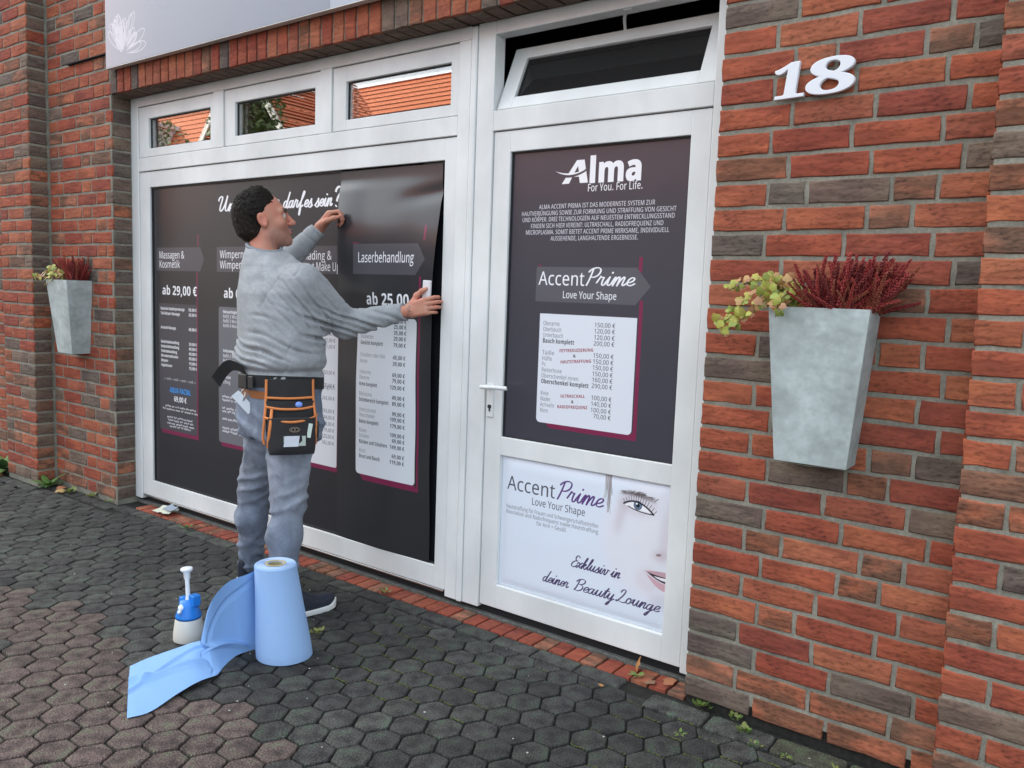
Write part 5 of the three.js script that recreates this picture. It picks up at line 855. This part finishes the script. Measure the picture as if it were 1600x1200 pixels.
// ------------------------------------------------------------------ squeegee and tool belt
{
  const t = thing('squeegee', 'white felt edged squeegee held flat under the right hand of the man', 'squeegee', [-2.560, 1.455, .036]);
  const b = new RoundedBoxGeometry(.046, .105, .014, 2, .004); b.rotateZ(-.04); part('blade', uvBox(b), std({ color: col(.70, .68, .70) }), t);
}
{
  const t = thing('tool_belt', 'black tool belt with orange piped pouch hanging on the hip of the man', 'tool belt');
  const web = phys({ color: col(.012, .012, .013), roughness: .8, bumpMap: rep(T.knit, 10), bumpScale: .001, side: THREE.DoubleSide }), cloth = phys({ color: col(.022, .021, .023), roughness: .85, bumpMap: rep(T.knit, 6), bumpScale: .001 }), org = std({ color: col(.62, .20, .055), roughness: .7 });
  part('strap', gridGeo(90, 3, (u, v) => { const a = u * Math.PI * 2, r = 1.0; return [-2.963 + .204 * Math.cos(a), 1.010 + .052 * v + .012 * Math.cos(a) + .014 * Math.sin(a), .53 + .168 * Math.sin(a)]; }), web, t);
  part('strap_tail', gridGeo(24, 3, (u, v) => { const P = new THREE.CatmullRomCurve3([[-2.985, 1.088, .700], [-3.055, 1.108, .705], [-3.115, 1.100, .698], [-3.18, 1.060, .69], [-3.222, 1.020, .688]].map((q) => V(...q))).getPoint(u); return [P.x - (v - .5) * .030 * u, P.y + (v - .5) * .046, P.z + (v - .5) * .022]; }), web, t);
  part('buckle', merge([bx(-3.020, -2.965, 1.015, 1.078, .698, .716, .005), bx(-2.958, -2.925, 1.020, 1.072, .700, .712, .004)]), std({ color: col(.03, .028, .026), roughness: .5 }), t);
  const n = V(.85, 0, .53).normalize(), e = V(.53, 0, -.85).normalize(), O = V(-2.742, 0, .650), U3 = V(0, 1, 0).addScaledVector(n, -.06).normalize();
  const mat = new THREE.Matrix4().makeBasis(e, U3, n).setPosition(O).multiply(new THREE.Matrix4().makeTranslation(0, 1.068, 0)).multiply(new THREE.Matrix4().makeScale(.93, .93, .93)).multiply(new THREE.Matrix4().makeTranslation(0, -1.068, 0)), put = (g) => g.applyMatrix4(mat);
  const bend = (g, k) => { const p = g.attributes.position; for (let i = 0; i < p.count; i++) p.setZ(i, p.getZ(i) - k * p.getX(i) * p.getX(i)); g.computeVertexNormals(); return g; };
  const pad = (x0, x1, y0, y1, z0, z1, r, k = 1.1) => { const g = new THREE.BoxGeometry(x1 - x0, y1 - y0, z1 - z0, 14, 10, 4); const p = g.attributes.position, hw = (x1 - x0) / 2, hh = (y1 - y0) / 2, hd = (z1 - z0) / 2; for (let i = 0; i < p.count; i++) { const x = p.getX(i), y = p.getY(i), z = p.getZ(i), bx_ = Math.pow(Math.abs(x) / hw, 4), by = Math.pow(Math.max(0, -y) / hh, 4); if (z > 0) p.setZ(i, z * (1 - .55 * Math.max(bx_, by)) + .004 * ns(x * 20, y * 20, z1)); p.setX(i, x * (1 - .06 * by)); } g.translate((x0 + x1) / 2, (y0 + y1) / 2, (z0 + z1) / 2); return bend(uvBox(g), k); };
  part('back_panel', put(pad(-.106, .106, .79, 1.068, .000, .014, .004)), cloth, t);
  part('upper_pocket', put(pad(-.106, .106, .84, .972, .012, .034, .006)), cloth, t);
  part('lower_pocket', put(pad(-.100, .108, .735, .900, .015, .088, .012)), cloth, t);
  part('side_pocket', put(pad(.100, .128, .80, .875, .0, .03, .004, .5)), cloth, t);
  const pip = (pts, r = .0058) => put(bend(tube(pts, r, 24, 8), 1.1));
  part('piping', pip([[-.103, 1.068, .014], [-.105, .985, .017], [-.112, .90, .034], [-.118, .80, .022], [-.112, .775, .02]]), org, t);
  part('piping', pip([[.103, 1.068, .014], [.104, .985, .018], [.108, .92, .04], [.114, .86, .05]]), org, t);
  part('piping', pip([[-.104, .986, .018], [0, .983, .022], [.104, .986, .018]]), org, t);
  part('piping', pip([[-.110, .946, .026], [-.05, .938, .040], [.05, .938, .040], [.110, .946, .026]]), org, t);
  part('piping', pip([[-.116, .900, .03], [-.09, .895, .06], [0, .886, .090], [.09, .897, .066], [.118, .908, .03]]), org, t);
  part('piping', pip([[-.082, .935, .036], [-.090, .88, .072], [-.098, .80, .062], [-.098, .765, .045]], .0068), org, t);
  part('piping', pip([[.112, .90, .045], [.108, .84, .065], [.110, .775, .045]], .0062), org, t);
  const og = new THREE.TorusGeometry(.022, .0022, 6, 32); og.scale(1, .52, 1); og.translate(.012, .852, .0895); const og2 = new THREE.TorusGeometry(.008, .002, 6, 20); og2.translate(.005, .852, .0895); const og3 = og2.clone(); og3.translate(.014, 0, 0); part('emblem', put(merge([og, og2, og3])), std({ color: col(.22, .17, .13), roughness: .5 }), t);
  part('card', put(merge([bx(-.036, .060, .778, .823, .084, .087, .001)])), std({ color: col(.42, .48, .43), roughness: .6 }), t);
  const pg = gridGeo(8, 6, (u, v) => [lerp(-.034, .030, u) + .006 * (v - .5), lerp(.776, .824, v), .0885 + .003 * Math.abs(ns(u * 4, v * 4, 6))]); part('paper_note', put(pg), std({ color: col(.62, .64, .70), side: THREE.DoubleSide }), t);
  const st = bx(-.009, .009, -.032, .032, -.0012, .0012, .0005); st.rotateZ(-.16); st.translate(.078, .845, .080); part('tape_strip', put(st), std({ color: col(.60, .68, .62) }), t);
  const bs = new THREE.IcosahedronGeometry(.015, 2); bs.scale(1.1, .9, .6); bs.translate(.036, .957, .036); part('blue_tool', put(uvBox(bs)), std({ color: col(.18, .32, .80), roughness: .5 }), t);
  const tg = bx(-.0195, .0195, -.052, .052, -.0012, .0012, .0008); tg.rotateZ(.72); const tm = new THREE.Matrix4().makeBasis(V(.62, 0, -.78), V(0, 1, 0), V(.78, 0, .62)).setPosition(-2.985, .956, .712); tg.applyMatrix4(tm); part('hang_tag', tg, std({ color: col(.66, .70, .74), roughness: .5 }), t);
  part('hook', tube([[-2.985, 1.015, .706], [-3.000, .995, .712], [-3.002, .975, .712], [-2.99, .962, .712], [-2.978, .975, .712], [-2.976, 1.0, .708]], .0038, 24, 6), M.steel, t);
}

// ------------------------------------------------------------------ across the street (seen in the panes)
{
  const wallC = std({ color: col(.30, .235, .19), map: rep(T.brickMap, .7) }), tileM = std({ color: col(.42, .115, .045), roughness: .85 }), white = std({ color: col(.72, .71, .68) }), gl = phys({ color: col(.03, .035, .04), roughness: .05 });
  function townHouse(label, x0, x1, z0, z1, eave, ridge, gable) {
    const h = thing('town_house', label, 'house', [0, 0, 0]);
    part('wall', merge([bx(x0, x1, 0, eave, z0, z1, 0)]), wallC, h);
    const rows = [], N = 26, xm = (x0 + x1) / 2, zm = (z0 + z1) / 2;
    // tiled slopes as overlapping courses
    for (let i = 0; i < N; i++) for (const s of [0, 1]) {
      const a = i / N, b = (i + 1) / N + .012, ya = lerp(eave - .15, ridge, a), yb = lerp(eave - .15, ridge, b);
      let q; if (!gable) { const za = s ? lerp(z1 + .35, zm, a) : lerp(z0 - .35, zm, a), zb = s ? lerp(z1 + .35, zm, b) : lerp(z0 - .35, zm, b); q = [[x0 - .3, ya + .07, za], [x1 + .3, ya + .07, za], [x1 + .3, yb, zb], [x0 - .3, yb, zb]]; }
      else { const xa = s ? lerp(x1 + .35, xm, a) : lerp(x0 - .35, xm, a), xb = s ? lerp(x1 + .35, xm, b) : lerp(x0 - .35, xm, b); q = [[xa, ya + .07, z0 - .3], [xa, ya + .07, z1 + .3], [xb, yb, z1 + .3], [xb, yb, z0 - .3]]; }
      rows.push(geoFrom(q.flat(), [0, 1, 2, 0, 2, 3]).toNonIndexed());
    }
    const rf = merge(rows.map((g) => uvBox(g))); part('roof', rf, Object.assign(tileM.clone(), { side: THREE.DoubleSide }), h);
    if (gable) { part('gable', geoFrom([x0, eave, z0, x1, eave, z0, xm, ridge - .1, z0], [0, 2, 1, 0, 1, 2], [x0, eave, x1, eave, xm, ridge]), wallC, h); for (const s of [-1, 1]) { const xe = s < 0 ? x0 - .36 : x1 + .36; const v = new THREE.BoxGeometry(Math.hypot(xe - xm, ridge - eave) + .1, .22, .08); v.rotateZ(Math.atan2(ridge - eave, xm - xe)); v.translate((xe + xm) / 2, (eave + ridge) / 2 - .14, z0 - .28); part('verge_board', uvBox(v), white, h); } }
    else for (const s of [x0, x1]) part('gable', geoFrom([s, eave, z0, s, eave, z1, s, ridge - .1, zm], [0, 1, 2, 0, 2, 1], [0, 0, 1, 0, .5, 1]), wallC, h);
    const nw = Math.max(2, Math.round((x1 - x0) / 2.6)); for (let i = 0; i < nw; i++) for (const y of eave > 4 ? [.9, 3.1] : [.9]) { const xc = lerp(x0, x1, (i + .5) / nw); const w = part('window', bx(xc - .6, xc + .6, y, y + 1.3, z0 - .05, z0 + .02, .01), white, h); part('pane', merge([bx(xc - .52, xc - .04, y + .08, y + 1.22, z0 - .06, z0 - .04, 0), bx(xc + .04, xc + .52, y + .08, y + 1.22, z0 - .06, z0 - .04, 0)]), gl, w); }
    return h;
  }
  townHouse('long brick house with orange tiled roof mirrored in the right small pane', -34, -6, 19, 28, 4.6, 10.5, false);
  townHouse('brick gable house with white verges mirrored in the middle small pane', -28.6, -23.6, 15.6, 20.5, 6.4, 9.9, true);
  const c = townHouse('brick house with orange roof and white dormer mirrored in the left small pane', -56, -35, 19, 28, 4.6, 12.0, false);
  part('dormer', merge([bx(-42.6, -41.0, 8.4, 9.5, 20.6, 23, .02), bx(-42.8, -40.8, 9.5, 9.7, 20.3, 23.2, .02)]), white, c);
  function tree(label, x, z, h, r, n) {
    const t = thing('tree', label, 'tree', [x, 0, z]); const tr = [tube([[0, 0, 0], [.05, h * .3, 0], [-.05, h * .6, .05], [0, h * .85, 0]], .13, 12, 8)]; for (let i = 0; i < 7; i++) { const a = i * 2.4, y = h * rr(.35, .65); tr.push(tube([[0, y, 0], [Math.cos(a) * r * .4, y + h * .12, Math.sin(a) * r * .4], [Math.cos(a) * r * .75, y + h * .24, Math.sin(a) * r * .75]], .04, 6, 5)); } part('trunk', merge(tr), std({ color: col(.10, .07, .05) }), t);
    const pos = [], idx = []; for (let i = 0; i < n; i++) { const d = V(rr(-1, 1), rr(-1, 1), rr(-1, 1)); if (d.length() > 1 || ns(d.x * 2.1 + x, d.y * 2.1, d.z * 2.1) < -.12) continue; const p = V(d.x * r, h * .66 + d.y * h * .34, d.z * r), a = V(rr(-1, 1), rr(-1, 1), rr(-1, 1)).normalize(), b = a.clone().cross(V(.3, 1, .2)).normalize(), s = rr(.06, .13), o = pos.length / 3; pos.push(p.x - a.x * s, p.y - a.y * s, p.z - a.z * s, p.x + b.x * s * .6, p.y + b.y * s * .6, p.z + b.z * s * .6, p.x + a.x * s, p.y + a.y * s, p.z + a.z * s, p.x - b.x * s * .6, p.y - b.y * s * .6, p.z - b.z * s * .6); idx.push(o, o + 1, o + 2, o, o + 2, o + 3); }
    part('crown', geoFrom(pos, idx), phys({ color: col(.10, .15, .035), roughness: .7, transmission: .25, thickness: 0, side: THREE.DoubleSide }), t);
  }
  tree('green street tree mirrored in the middle small pane', -22.4, 13, 9.4, 1.25, 9000);
  tree('small green tree mirrored at the foot of the left small pane', -27.6, 13.6, 7.2, 1.0, 4000);
  const road = tag(part('road', bx(-60, 30, -.03, -.022, 7.5, 13, 0), std({ color: col(.07, .07, .072), map: rep(T.grain, 1) }), scene), null, null, null, 'structure');
  tag(part('kerb', bx(-60, 30, -.03, .09, 7.3, 7.45, .02), M.concrete, scene), 'long grey concrete kerb between the paving and the road', 'kerb');
}

renderer.render(scene, camera);
